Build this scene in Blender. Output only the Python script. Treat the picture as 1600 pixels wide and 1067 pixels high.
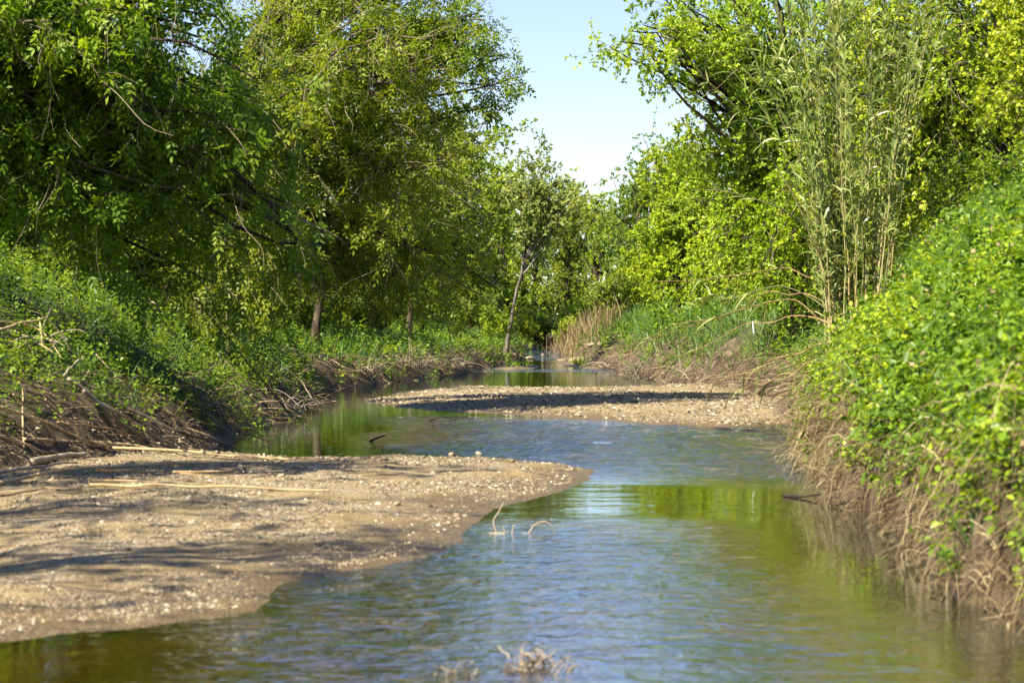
import bpy, math, random
import numpy as np
from mathutils import Vector

# ------------------------------------------------------------------ camera, sky, sun, exposure
scene = bpy.context.scene
for o in list(bpy.data.objects):
    bpy.data.objects.remove(o)
COL = scene.collection
CAM_H = 1.6
REACH = 1.6          # distances along the river below are in units of this many metres
cam_d = bpy.data.cameras.new('camera')
cam = bpy.data.objects.new('camera', cam_d)
COL.objects.link(cam)
cam.location = (0, 0, CAM_H)
cam.rotation_euler = (math.radians(90 - 0.735 / REACH), 0, 0)
cam_d.lens = 50 * REACH
cam_d.sensor_width = 36
cam_d.clip_start = 0.1
cam_d.clip_end = 3000
cam_d.dof.use_dof = True
cam_d.dof.focus_distance = 33 * REACH
cam_d.dof.aperture_fstop = 3.8
scene.camera = cam

SUN_EL = math.radians(45)
SUN_DIR = Vector((-0.72, -0.69, 0)).normalized()          # towards the sun, on the ground plane
S = Vector((SUN_DIR.x * math.cos(SUN_EL), SUN_DIR.y * math.cos(SUN_EL), math.sin(SUN_EL)))
world = bpy.data.worlds.new('World')
scene.world = world
world.use_nodes = True
wn = world.node_tree
bg = wn.nodes['Background']
sky = wn.nodes.new('ShaderNodeTexSky')
sky.sky_type = 'NISHITA'
sky.sun_disc = False
sky.sun_elevation = SUN_EL
sky.sun_rotation = math.atan2(SUN_DIR.x, SUN_DIR.y)
sky.altitude = 100
sky.air_density = 1.0
sky.dust_density = 0.0
sky.ozone_density = 2.5
gm = wn.nodes.new('ShaderNodeGamma'); gm.inputs[1].default_value = 0.62      # light spring haze evens the sky out
wn.links.new(sky.outputs[0], gm.inputs[0])
hsv = wn.nodes.new('ShaderNodeHueSaturation'); hsv.inputs['Saturation'].default_value = 1.4; hsv.inputs['Hue'].default_value = 0.525
wn.links.new(gm.outputs[0], hsv.inputs['Color'])
wn.links.new(hsv.outputs[0], bg.inputs[0])
bg.inputs[1].default_value = 0.128
sun_d = bpy.data.lights.new('sun', 'SUN')
sun_d.energy = 5.0
sun_d.angle = math.radians(0.53)
sun_d.color = (1.0, 0.91, 0.76)
sun = bpy.data.objects.new('sun', sun_d)
COL.objects.link(sun)
sun.rotation_euler = (-S).to_track_quat('-Z', 'Y').to_euler()
sun.location = (-30, -15, 30)

scene.view_settings.view_transform = 'Standard'
scene.view_settings.look = 'None'
scene.view_settings.gamma = 1
scene.view_settings.use_curve_mapping = False
scene.view_settings.exposure = 1.58
scene.render.engine = 'CYCLES'
cy = scene.cycles
cy.use_denoising = True
cy.adaptive_threshold = 0.02
cy.max_bounces = 6
cy.diffuse_bounces = 3
cy.glossy_bounces = 3
cy.transmission_bounces = 5
cy.transparent_max_bounces = 8
cy.caustics_reflective = False
cy.caustics_refractive = False
cy.sample_clamp_indirect = 6

# ------------------------------------------------------------------ helpers
rng = np.random.default_rng(7)
FPX = 50 / 36 * 1600
HOR = 505.0

def P(px, py, d):
    """a point seen at photo pixel (px, py) at distance d along the river"""
    return np.array([(px - 800) / FPX * d, d * REACH, CAM_H + (HOR - py) / FPX * d])

def W0(px, py):
    d = CAM_H * FPX / (py - HOR)
    return ((px - 800) / FPX * d, d)

def nrm(a):
    return a / np.maximum(np.linalg.norm(a, axis=-1, keepdims=True), 1e-9)

def rand_unit(r, n):
    return nrm(r.normal(size=(n, 3)))

_lat = np.random.default_rng(3).random((256, 256))
def vnoise(x, y):
    x = np.asarray(x, float); y = np.asarray(y, float)
    xi = np.floor(x).astype(int); yi = np.floor(y).astype(int)
    fx = x - xi; fy = y - yi
    fx = fx * fx * (3 - 2 * fx); fy = fy * fy * (3 - 2 * fy)
    a = _lat[xi & 255, yi & 255]; b = _lat[(xi + 1) & 255, yi & 255]
    c = _lat[xi & 255, (yi + 1) & 255]; d = _lat[(xi + 1) & 255, (yi + 1) & 255]
    return (a * (1 - fx) + b * fx) * (1 - fy) + (c * (1 - fx) + d * fx) * fy
def fbm(x, y, o=4):
    s = 0; a = 0.5; n = 0
    for i in range(o):
        s = s + a * vnoise(x * 2 ** i + 17.3 * i, y * 2 ** i + 9.1 * i); n += a; a *= 0.5
    return s / n
def sstep(a, b, x):
    t = np.clip((x - a) / (b - a), 0, 1)
    return t * t * (3 - 2 * t)

class Buf:
    """collects vertices, quads, triangles and a tint value for each vertex"""
    def __init__(self):
        self.v = []; self.q = []; self.t = []; self.c = []; self.n = 0
    def add(self, v, quads=None, tris=None, tint=None):
        v = np.asarray(v, np.float32).reshape(-1, 3)
        self.v.append(v)
        if quads is not None and len(quads): self.q.append(np.asarray(quads, np.int64).reshape(-1, 4) + self.n)
        if tris is not None and len(tris): self.t.append(np.asarray(tris, np.int64).reshape(-1, 3) + self.n)
        if tint is None: tint = np.full(len(v), 0.5)
        self.c.append(np.broadcast_to(np.asarray(tint, np.float32), (len(v),)))
        self.n += len(v)
    def mesh(self, name, mat, smooth=False, attrs=None):
        v = np.concatenate(self.v)
        q = np.concatenate(self.q) if self.q else np.zeros((0, 4), np.int64)
        t = np.concatenate(self.t) if self.t else np.zeros((0, 3), np.int64)
        me = bpy.data.meshes.new(name)
        me.vertices.add(len(v)); me.vertices.foreach_set('co', v.ravel())
        nl = q.size + t.size
        me.loops.add(nl)
        me.loops.foreach_set('vertex_index', np.concatenate([q.ravel(), t.ravel()]).astype(np.int32))
        me.polygons.add(len(q) + len(t))
        ls = np.concatenate([np.arange(len(q)) * 4, q.size + np.arange(len(t)) * 3]).astype(np.int32)
        me.polygons.foreach_set('loop_start', ls)
        me.update(calc_edges=True)
        at = me.attributes.new('tint', 'FLOAT', 'POINT')
        at.data.foreach_set('value', np.concatenate(self.c).astype(np.float32))
        for k, a in (attrs or {}).items():
            at = me.attributes.new(k, 'FLOAT', 'POINT'); at.data.foreach_set('value', np.asarray(a, np.float32))
        if smooth:
            me.polygons.foreach_set('use_smooth', np.ones(len(q) + len(t), bool))
        me.materials.append(mat)
        return me
    def build(self, name, mat, parent=None, smooth=False, attrs=None):
        o = bpy.data.objects.new(name, self.mesh(name, mat, smooth, attrs))
        COL.objects.link(o)
        if parent is not None: o.parent = parent
        return o

def link(name, me, parent=None):
    o = bpy.data.objects.new(name, me)
    COL.objects.link(o)
    if parent is not None: o.parent = parent
    return o

def tag(o, label=None, cat=None, group=None, kind=None):
    if label: o['label'] = label
    if cat: o['category'] = cat
    if group: o['group'] = group
    if kind: o['kind'] = kind
    return o

def empty(name, loc=(0, 0, 0), rz=0, sc=1.0):
    o = bpy.data.objects.new(name, None)
    o.empty_display_size = 0.2
    COL.objects.link(o)
    o.location = loc; o.rotation_euler = (0, 0, rz); o.scale = (sc, sc, sc)
    return o

def tubes(B, Pl, R, sides=5, tint=0.5):
    """Pl (N,K,3) centre lines, R (N,K) radii"""
    Pl = np.asarray(Pl, float); R = np.asarray(R, float)
    N, K, _ = Pl.shape
    T = nrm(np.gradient(Pl, axis=1))
    ch = nrm(Pl[:, -1] - Pl[:, 0] + 1e-6)
    ref = np.where(np.abs(ch[:, 2:3]) > 0.8, np.array([[1., 0, 0]]), np.array([[0, 0, 1.]]))
    ref = ref[:, None, :]
    U = nrm(ref - (ref * T).sum(-1, keepdims=True) * T)
    V = np.cross(T, U)
    a = np.arange(sides) / sides * 2 * np.pi
    ring = U[:, :, None, :] * np.cos(a)[None, None, :, None] + V[:, :, None, :] * np.sin(a)[None, None, :, None]
    v = Pl[:, :, None, :] + ring * R[:, :, None, None]
    idx = np.arange(N * K * sides).reshape(N, K, sides)
    i0 = idx[:, :-1, :]; i1 = idx[:, 1:, :]
    q = np.stack([i0, np.roll(i0, -1, 2), np.roll(i1, -1, 2), i1], -1)
    tn = np.broadcast_to(np.asarray(tint, float).reshape(-1, 1, 1), (N, K, sides)).ravel() if np.ndim(tint) else tint
    B.add(v, quads=q, tint=tn)

def ribbons(B, Pl, Wd, side, tint=0.5):
    N, K, _ = Pl.shape
    v = np.stack([Pl - side[:, None, :] * Wd[:, :, None], Pl + side[:, None, :] * Wd[:, :, None]], 2)
    idx = np.arange(N * K * 2).reshape(N, K, 2)
    q = np.stack([idx[:, :-1, 0], idx[:, :-1, 1], idx[:, 1:, 1], idx[:, 1:, 0]], -1)
    tn = np.broadcast_to(np.asarray(tint, float).reshape(-1, 1, 1), (N, K, 2)).ravel() if np.ndim(tint) else tint
    B.add(v, quads=q, tint=tn)

def leaves(B, Pb, D, Nn, L, Wd, tint=0.5, fine=False, fold=0.18):
    n = len(Pb)
    D = nrm(D); Sd = nrm(np.cross(D, Nn)); Nn = np.cross(Sd, D)
    L = np.broadcast_to(L, (n,))[:, None]; Wd = np.broadcast_to(Wd, (n,))[:, None]
    tn = np.broadcast_to(tint, (n,))
    if not fine:
        v = np.stack([Pb, Pb + D * L * .42 + Sd * Wd * .5 + Nn * Wd * fold, Pb + D * L, Pb + D * L * .42 - Sd * Wd * .5 + Nn * Wd * fold], 1)
        b = np.arange(n)[:, None] * 4
        t = np.concatenate([b + np.array([[0, 1, 2]]), b + np.array([[0, 2, 3]])])
        B.add(v, tris=t, tint=np.repeat(tn, 4))
    else:
        dr = -Nn * L * .12
        v = np.stack([Pb, Pb + D * L * .2 + Sd * Wd * .42 + Nn * Wd * fold, Pb + D * L * .6 + Sd * Wd * .4 + Nn * Wd * fold + dr * .4,
                      Pb + D * L + dr, Pb + D * L * .6 - Sd * Wd * .4 + Nn * Wd * fold + dr * .4, Pb + D * L * .2 - Sd * Wd * .42 + Nn * Wd * fold], 1)
        b = np.arange(n)[:, None] * 6
        q = np.concatenate([b + np.array([[0, 1, 2, 3]]), b + np.array([[0, 3, 4, 5]])])
        B.add(v, quads=q, tint=np.repeat(tn, 6))

def at_t(Pl, t):
    """Pl (N,K,3), t (N,) in 0..1 -> points and tangents"""
    K = Pl.shape[1]
    f = np.clip(t, 0, 0.9999) * (K - 1); i = f.astype(int); f = (f - i)[:, None]
    r = np.arange(len(Pl))
    a = Pl[r, i]; b = Pl[r, i + 1]
    return a * (1 - f) + b * f, nrm(b - a)

def bez(P0, P1, P2, P3, K):
    t = np.linspace(0, 1, K)[None, :, None]
    P0, P1, P2, P3 = [p[:, None, :] for p in (P0, P1, P2, P3)]
    return P0 * (1 - t) ** 3 + 3 * P1 * t * (1 - t) ** 2 + 3 * P2 * t * t * (1 - t) + P3 * t ** 3

def smooth_path(pts, K):
    pts = np.asarray(pts, float)
    n = len(pts)
    if n == 2:
        return pts[0] + (pts[1] - pts[0]) * np.linspace(0, 1, K)[:, None]
    e = np.concatenate([[2 * pts[0] - pts[1]], pts, [2 * pts[-1] - pts[-2]]])
    out = []
    for s in np.linspace(0, n - 1 - 1e-6, K):
        i = int(s); t = s - i
        a, b, c, d = e[i], e[i + 1], e[i + 2], e[i + 3]
        out.append(0.5 * (2 * b + (c - a) * t + (2 * a - 5 * b + 4 * c - d) * t * t + (3 * b - a - 3 * c + d) * t ** 3))
    return np.array(out)

# ------------------------------------------------------------------ materials
def new_mat(name):
    m = bpy.data.materials.new(name); m.use_nodes = True
    nt = m.node_tree
    for n in list(nt.nodes):
        if n.type != 'OUTPUT_MATERIAL': nt.nodes.remove(n)
    return m, nt, nt.nodes['Material Output']

def N(nt, typ, **kw):
    n = nt.nodes.new(typ)
    for k, v in kw.items(): setattr(n, k, v)
    return n

def ramp(nt, stops):
    r = N(nt, 'ShaderNodeValToRGB')
    e = r.color_ramp.elements
    while len(e) > 1: e.remove(e[-1])
    e[0].position = stops[0][0]; e[0].color = (*stops[0][1], 1)
    for p, c in stops[1:]:
        x = e.new(p); x.color = (*c, 1)
    return r

def leaf_mat(name, cols, trans=0.45, tcol=1.35, rough=0.45, objvar=0.025, spec=0.35):
    """tint picks the leaf colour; thin leaves let light through"""
    m, nt, out = new_mat(name)
    at = N(nt, 'ShaderNodeAttribute', attribute_name='tint')
    rp = ramp(nt, [(i / (len(cols) - 1), c) for i, c in enumerate(cols)])
    nt.links.new(at.outputs['Fac'], rp.inputs[0])
    oi = N(nt, 'ShaderNodeObjectInfo')
    mr = N(nt, 'ShaderNodeMapRange'); mr.inputs[3].default_value = 0.5 - objvar / 2; mr.inputs[4].default_value = 0.5 + objvar / 2
    nt.links.new(oi.outputs['Random'], mr.inputs[0])
    hs = N(nt, 'ShaderNodeHueSaturation')
    nt.links.new(mr.outputs[0], hs.inputs['Hue']); nt.links.new(rp.outputs[0], hs.inputs['Color'])
    pb = N(nt, 'ShaderNodeBsdfPrincipled')
    pb.inputs['Roughness'].default_value = rough
    pb.inputs['Specular IOR Level'].default_value = spec
    nt.links.new(hs.outputs[0], pb.inputs['Base Color'])
    tr = N(nt, 'ShaderNodeBsdfTranslucent')
    mx = N(nt, 'ShaderNodeMix', data_type='RGBA', blend_type='MULTIPLY'); mx.inputs['Factor'].default_value = 1
    nt.links.new(hs.outputs[0], mx.inputs['A']); mx.inputs['B'].default_value = (tcol * 1.05, tcol, tcol * 0.35, 1)
    nt.links.new(mx.outputs['Result'], tr.inputs['Color'])
    ms = N(nt, 'ShaderNodeMixShader'); ms.inputs[0].default_value = trans
    nt.links.new(pb.outputs[0], ms.inputs[1]); nt.links.new(tr.outputs[0], ms.inputs[2])
    nt.links.new(ms.outputs[0], out.inputs[0])
    return m

def bark_mat(name, cols, scale=9.0, bump=0.5, stretch=(1, 1, 0.25)):
    m, nt, out = new_mat(name)
    tc = N(nt, 'ShaderNodeTexCoord')
    mp = N(nt, 'ShaderNodeMapping'); mp.inputs['Scale'].default_value = stretch
    nt.links.new(tc.outputs['Object'], mp.inputs[0])
    no = N(nt, 'ShaderNodeTexNoise'); no.inputs['Scale'].default_value = scale; no.inputs['Detail'].default_value = 6
    nt.links.new(mp.outputs[0], no.inputs['Vector'])
    at = N(nt, 'ShaderNodeAttribute', attribute_name='tint')
    ad = N(nt, 'ShaderNodeMath', operation='ADD'); ad2 = N(nt, 'ShaderNodeMath', operation='SUBTRACT'); ad2.inputs[1].default_value = 0.5
    nt.links.new(no.outputs['Fac'], ad.inputs[0]); nt.links.new(at.outputs['Fac'], ad.inputs[1]); nt.links.new(ad.outputs[0], ad2.inputs[0])
    rp = ramp(nt, [(0.2 + 0.6 * i / (len(cols) - 1), c) for i, c in enumerate(cols)])
    nt.links.new(ad2.outputs[0], rp.inputs[0])
    pb = N(nt, 'ShaderNodeBsdfPrincipled'); pb.inputs['Roughness'].default_value = 0.85; pb.inputs['Specular IOR Level'].default_value = 0.2
    nt.links.new(rp.outputs[0], pb.inputs['Base Color'])
    bp = N(nt, 'ShaderNodeBump'); bp.inputs['Strength'].default_value = bump; bp.inputs['Distance'].default_value = 0.02
    nt.links.new(no.outputs['Fac'], bp.inputs['Height']); nt.links.new(bp.outputs[0], pb.inputs['Normal'])
    nt.links.new(pb.outputs[0], out.inputs[0])
    return m

M = {}
M['leaf_dark'] = leaf_mat('leaf_dark_green', [(0.06, 0.115, 0.007), (0.15, 0.24, 0.012), (0.30, 0.38, 0.018)], 0.5, 1.5)
M['leaf_olive'] = leaf_mat('leaf_olive', [(0.08, 0.14, 0.010), (0.18, 0.265, 0.016), (0.33, 0.41, 0.028)], 0.5, 1.4)
M['leaf_mid'] = leaf_mat('leaf_mid_green', [(0.075, 0.135, 0.012), (0.16, 0.24, 0.022), (0.29, 0.36, 0.035)], 0.45, 1.4)
M['leaf_lime'] = leaf_mat('leaf_lime', [(0.13, 0.22, 0.012), (0.30, 0.41, 0.018), (0.50, 0.56, 0.03)], 0.42, 1.25)
M['leaf_grey'] = leaf_mat('leaf_poplar', [(0.14, 0.20, 0.045), (0.26, 0.34, 0.085), (0.42, 0.48, 0.14)], 0.4, 1.2)
M['leaf_nettle'] = leaf_mat('leaf_bank_plant', [(0.05, 0.115, 0.01), (0.165, 0.285, 0.014), (0.37, 0.47, 0.02)], 0.42, 1.3, rough=0.38)
M['leaf_under'] = leaf_mat('leaf_undergrowth', [(0.05, 0.11, 0.01), (0.12, 0.21, 0.015), (0.26, 0.36, 0.02)], 0.42, 1.4)
M['grass'] = leaf_mat('grass_green', [(0.035, 0.09, 0.015), (0.08, 0.17, 0.03), (0.17, 0.27, 0.05)], 0.4, 1.2)
M['moss'] = leaf_mat('moss_green', [(0.07, 0.13, 0.008), (0.13, 0.22, 0.012), (0.22, 0.32, 0.02)], 0.35, 1.2)
M['cane_leaf'] = leaf_mat('cane_leaf', [(0.11, 0.165, 0.03), (0.23, 0.30, 0.06), (0.40, 0.43, 0.15)], 0.35, 1.1, rough=0.35, spec=0.5)
M['straw'] = leaf_mat('dry_straw', [(0.05, 0.035, 0.019), (0.19, 0.138, 0.07), (0.42, 0.33, 0.19)], 0.2, 1.0, rough=0.7, spec=0.2, objvar=0.02)
M['reed'] = leaf_mat('dry_reed', [(0.12, 0.08, 0.04), (0.23, 0.16, 0.085), (0.36, 0.28, 0.16)], 0.25, 1.0, rough=0.7, spec=0.2, objvar=0.02)
M['bark'] = bark_mat('bark_brown', [(0.018, 0.013, 0.009), (0.06, 0.045, 0.03), (0.14, 0.11, 0.075)])
M['bark_pale'] = bark_mat('bark_grey', [(0.05, 0.045, 0.035), (0.14, 0.12, 0.095), (0.27, 0.24, 0.19)], 6)
M['twig'] = bark_mat('twig_bark', [(0.04, 0.03, 0.018), (0.13, 0.10, 0.06), (0.30, 0.25, 0.15)], 5)
M['cane'] = bark_mat('cane_stem', [(0.16, 0.10, 0.045), (0.36, 0.24, 0.11), (0.50, 0.38, 0.20)], 4, 0.15)
M['cane_green'] = bark_mat('cane_stem_green', [(0.10, 0.11, 0.04), (0.22, 0.21, 0.08), (0.38, 0.33, 0.15)], 4, 0.15)
def cane_mat(name):
    m = bark_mat(name, [(0.16, 0.10, 0.045), (0.36, 0.24, 0.11), (0.50, 0.38, 0.20)], 4, 0.15)
    nt = m.node_tree
    pb = [n for n in nt.nodes if n.type == 'BSDF_PRINCIPLED'][0]
    old = pb.inputs['Base Color'].links[0].from_socket
    tc = N(nt, 'ShaderNodeTexCoord'); sx = N(nt, 'ShaderNodeSeparateXYZ'); nt.links.new(tc.outputs['Object'], sx.inputs[0])
    mr = N(nt, 'ShaderNodeMapRange'); mr.inputs[1].default_value = 0.5; mr.inputs[2].default_value = 2.4; nt.links.new(sx.outputs[2], mr.inputs[0])
    mx = N(nt, 'ShaderNodeMix', data_type='RGBA'); nt.links.new(mr.outputs[0], mx.inputs['Factor']); nt.links.new(old, mx.inputs['A']); mx.inputs['B'].default_value = (0.19, 0.225, 0.06, 1)
    nt.links.new(mx.outputs['Result'], pb.inputs['Base Color'])
    return m
M['cane_tall'] = cane_mat('cane_stem_tall')
M['drift'] = bark_mat('driftwood', [(0.07, 0.05, 0.035), (0.20, 0.155, 0.10), (0.38, 0.32, 0.22)], 12, 0.3)
M['wet_wood'] = bark_mat('wet_wood', [(0.006, 0.005, 0.004), (0.02, 0.016, 0.012), (0.05, 0.04, 0.03)], 12, 0.3)
M['white_wood'] = bark_mat('white_wood', [(0.5, 0.48, 0.45), (0.65, 0.63, 0.6), (0.75, 0.73, 0.7)], 12, 0.2)

# ------------------------------------------------------------------ the river valley
R_TOE = np.array([(-60, 3.0), (0, 2.6), (5, 2.62), (7.6, 2.68), (8.2, 2.57), (10.3, 2.78), (12.9, 2.9), (15, 3.2), (18.2, 3.65), (22.2, 4.4), (26, 4.9), (31, 5.3),
                  (36, 4.6), (41.8, 3.75), (50.8, 3.2), (59, 2.5), (71, 2.25), (85, 3.6), (100, 8), (130, 25), (900, 300)])
L_TOE = np.array([(-60, -8.5), (0, -6.5), (8, -5.9), (14.8, -5.25), (17, -4.2), (18.2, -3.75), (20.3, -3.75), (26.3, -3.67), (30, -4.1), (33.9, -4.5), (37.4, -3.4),
                  (41.8, -2.0), (50.8, -0.75), (59, 0.35), (67, 0.95), (85, 2.2), (100, 6.4), (130, 23), (900, 297)])
def _xr(y): return np.interp(y, R_TOE[:, 0], R_TOE[:, 1])
def _xl(y): return np.interp(y, L_TOE[:, 0], L_TOE[:, 1])
def xr(y): return _xr(np.asarray(y) / REACH)
def xl(y): return _xl(np.asarray(y) / REACH)
def wz(y): return _wz(np.asarray(y) / REACH)
def _wz(y): return 0.04 * sstep(55, 58, y) + 0.26 * sstep(61, 68, y) + 0.2 * sstep(80, 90, y)

bar1 = [W0(*p) for p in [(-260, 1020), (0, 1003), (200, 984), (370, 952), (420, 925), (560, 888), (690, 862), (722, 842), (735, 822), (785, 795), (880, 766), (945, 736),
                         (905, 726), (760, 716), (600, 711), (460, 716), (380, 708)]] + [(-6.5, 19), (-8, 12)]
bar2 = [W0(*p) for p in [(568, 626), (640, 638), (740, 645), (830, 648), (900, 655), (1000, 662), (1100, 668), (1210, 664)]] + [(7.5, 22), (8, 33), (5.2, 37.5)] + \
       [W0(*p) for p in [(1000, 604), (900, 607), (800, 606), (720, 604), (620, 613)]]
bar3 = [(-0.6, 49), (0.1, 48.5), (0.9, 50.5), (1.1, 53), (0.4, 55), (-0.6, 55)]
bar4 = [(2.2, 51), (3.0, 49), (6, 48), (6, 60), (2.2, 61), (1.7, 58), (1.9, 54)]
def sdf(poly, x, y):
    d = np.full(x.shape, 1e9); ins = np.zeros(x.shape, bool)
    n = len(poly)
    for i in range(n):
        ax, ay = poly[i]; bx, by = poly[(i + 1) % n]
        ex, ey = bx - ax, by - ay
        t = np.clip(((x - ax) * ex + (y - ay) * ey) / (ex * ex + ey * ey), 0, 1)
        d = np.minimum(d, np.hypot(x - ax - t * ex, y - ay - t * ey))
        c = ((ay > y) != (by > y)) & (x < (bx - ax) * (y - ay) / (by - ay + 1e-12) + ax)
        ins ^= c
    return np.where(ins, d, -d)
def bars(x, y): return _bars(x, np.asarray(y) / REACH)
def _bars(x, y):
    wx = x + (fbm(x * 1.3, y * 0.9, 3) - .5) * 0.28; wy = y + (fbm(x * 1.1 + 40, y * 0.7, 3) - .5) * 0.5 * np.clip(y / 14, .4, 2)
    s = sdf(bar1, wx, wy)
    for b in (bar2, bar3, bar4): s = np.maximum(s, sdf(b, wx, wy))
    return s
RB_N = np.array([(-1, 0), (0, 0), (.22, .75), (.5, 1.15), (1.1, 1.75), (1.7, 2.45), (2.3, 2.85), (3.5, 3.1), (8, 3.3), (400, 5)])
RB_F = np.array([(-1, 0), (0, 0), (.35, .6), (.8, 1.05), (1.6, 1.6), (2.6, 1.9), (5, 2.1), (10, 2.2), (40, 2.6), (400, 5)])
LB_N = np.array([(-1, 0), (0, 0), (.35, .45), (.8, .75), (1.4, 1.15), (2.4, 1.75), (3.3, 2.25), (4.6, 2.55), (8, 2.8), (400, 5)])
LB_F = np.array([(-1, 0), (0, 0), (.3, .5), (.8, .72), (2, .95), (4, 1.5), (6, 1.9), (10, 2.2), (40, 2.6), (400, 5)])
def ground(x, y):
    x = np.asarray(x, float); y = np.asarray(y, float) / REACH
    s = _bars(x, y)
    zb = np.where(s > 0, 0.14 * (1 - np.exp(-s / 1.5)), -0.30 * (1 - np.exp(s / 1.9)))
    zb = zb + (fbm(x * 2.2, y * 1.6, 4) - .5) * 0.07 * (0.5 + .5 * sstep(0.0, 1.0, np.abs(s)))
    zb = zb + (fbm(x * 1.1 + 60, y * 5.5, 2) - .5) * 0.035 * sstep(.1, .5, s)      # low ripples left by high water
    wob = (fbm(x * .2 + 5, y * .9, 3) - .5) * 0.7 + (fbm(x * .2 + 9, y * 3.1, 2) - .5) * 0.35
    ur = (x - _xr(y)) * .93 + wob * np.clip(np.abs(x - _xr(y)) * 2, .35, 1); ul = (_xl(y) - x) * .93 + wob * np.clip(np.abs(_xl(y) - x) * 2, .35, 1)
    f = sstep(19, 26, y); g = sstep(30, 40, y)
    hr = np.interp(ur, RB_N[:, 0], RB_N[:, 1]) * (1 - f) + np.interp(ur, RB_F[:, 0], RB_F[:, 1]) * f
    hl = np.interp(ul, LB_N[:, 0], LB_N[:, 1]) * (1 - g) + np.interp(ul, LB_F[:, 0], LB_F[:, 1]) * g
    b = np.maximum(hr, hl)
    rough = (fbm(x * 1.7 + 3, y * 1.7, 4) - .5) * 0.5 * sstep(0, 1.2, b)
    big = (fbm(x * .08, y * .08 + 30, 3) - .5) * 1.0 * sstep(2, 6, np.maximum(ur, ul))
    return zb * (1 - .8 * sstep(0, 1, b)) + _wz(y) * (1 - sstep(.2, 1.2, b)) + b + rough + big
def bank_u(x, y):
    return x - xr(y), xl(y) - x
def gz(x, y): return float(ground(np.array([x]), np.array([y]))[0])
def gnormal(x, y, e=0.15):
    dx = (ground(x + e, y) - ground(x - e, y)) / (2 * e); dy = (ground(x, y + e) - ground(x, y - e)) / (2 * e)
    return nrm(np.stack([-dx, -dy, np.ones_like(dx)], -1))
def G(px, py, lift=0.0, d0=5.0, d1=120.0, clear=0.0):
    """first point of the ground seen at a photo pixel"""
    ds = d0 * (d1 / d0) ** np.linspace(0, 1, 900)
    pts = np.stack([(px - 800) / FPX * ds, ds * REACH, CAM_H + (HOR - py) / FPX * ds], -1)
    ds = ds * REACH
    z = np.maximum(ground(pts[:, 0], pts[:, 1]), wz(ds)) + clear
    k = np.argmax(pts[:, 2] <= z) if (pts[:, 2] <= z).any() else len(ds) - 1
    p = pts[k].copy(); p[2] = z[k] + lift
    return p

def axis(parts):
    out = []
    for a, b, n in parts: out.append(np.linspace(a, b, n, endpoint=False))
    return np.concatenate(out + [[parts[-1][1]]])
gx = axis([(-700, -120, 10), (-120, -40, 16), (-40, -14, 16), (-14, -8, 28), (-8, 8, 150), (8, 14, 28), (14, 40, 16), (40, 120, 16), (120, 700, 10)])
ys = [4.0]
while ys[-1] < 110: ys.append(ys[-1] + 0.055 + 0.0125 * ys[-1])
gy = np.concatenate([np.linspace(-300, -60, 6)[:-1], np.linspace(-60, 4, 50)[:-1], ys, np.linspace(ys[-1] + 4, 900, 40)])
X, Y = np.meshgrid(gx, gy * REACH)
Z = ground(X, Y)
nx, ny = len(gx), len(gy)
idx = np.arange(nx * ny).reshape(ny, nx)
quads = np.stack([idx[:-1, :-1], idx[:-1, 1:], idx[1:, 1:], idx[1:, :-1]], -1)
ur, ul = bank_u(X, Y)
uu = np.maximum(ur, ul)
sandm = 1 - sstep(-0.3, 0.0, uu + (fbm(X * 2, Y * 2, 2) - .5) * .3)
grassm = sstep(0.5, 1.4, uu + (fbm(X * 1.2, Y * 1.2, 3) - .5) * 1.2)
hw = Z - wz(Y)
wetm = (1 - sstep(0.01, 0.08, hw + (fbm(X * 2, Y * 1.4, 3) - .5) * 0.06))
underm = 1 - sstep(-0.05, -0.005, hw)

m, nt, out = new_mat('river_ground')
geo = N(nt, 'ShaderNodeNewGeometry')
asand = N(nt, 'ShaderNodeAttribute', attribute_name='sand'); agr = N(nt, 'ShaderNodeAttribute', attribute_name='grass'); awet = N(nt, 'ShaderNodeAttribute', attribute_name='wet')
def noise(scale, det=5, vec=None):
    n = N(nt, 'ShaderNodeTexNoise'); n.inputs['Scale'].default_value = scale; n.inputs['Detail'].default_value = det
    nt.links.new(vec or geo.outputs['Position'], n.inputs['Vector']); return n
def mixc(fac, a, b, mode='MIX'):
    x = N(nt, 'ShaderNodeMix', data_type='RGBA', blend_type=mode)
    for s, v in (('Factor', fac), ('A', a), ('B', b)):
        if isinstance(v, (int, float)): x.inputs[s].default_value = v
        elif isinstance(v, tuple): x.inputs[s].default_value = (*v, 1)
        else: nt.links.new(v, x.inputs[s])
    return x.outputs['Result']
n1 = noise(1.3); n2 = noise(60, 3); n3 = noise(5, 6)
vor = N(nt, 'ShaderNodeTexVoronoi'); vor.inputs['Scale'].default_value = 46; nt.links.new(geo.outputs['Position'], vor.inputs['Vector'])
r_s = ramp(nt, [(0.25, (0.19, 0.135, 0.065)), (0.5, (0.29, 0.215, 0.105)), (0.75, (0.36, 0.275, 0.15))]); nt.links.new(n3.outputs['Fac'], r_s.inputs[0])
r_p = ramp(nt, [(0.0, (0.10, 0.07, 0.04)), (0.4, (0.23, 0.175, 0.10)), (0.8, (0.34, 0.275, 0.18)), (1, (0.5, 0.44, 0.34))]); 
sep = N(nt, 'ShaderNodeSeparateColor'); nt.links.new(vor.outputs['Color'], sep.inputs[0]); nt.links.new(sep.outputs[0], r_p.inputs[0])
r_m = ramp(nt, [(0.40, (0, 0, 0)), (0.58, (1, 1, 1))]); nt.links.new(n1.outputs['Fac'], r_m.inputs[0])
sand_c = mixc(1.0, mixc(r_m.outputs[0], r_s.outputs[0], r_p.outputs[0]), (0.86, 0.86, 0.80), 'MULTIPLY')
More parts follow.
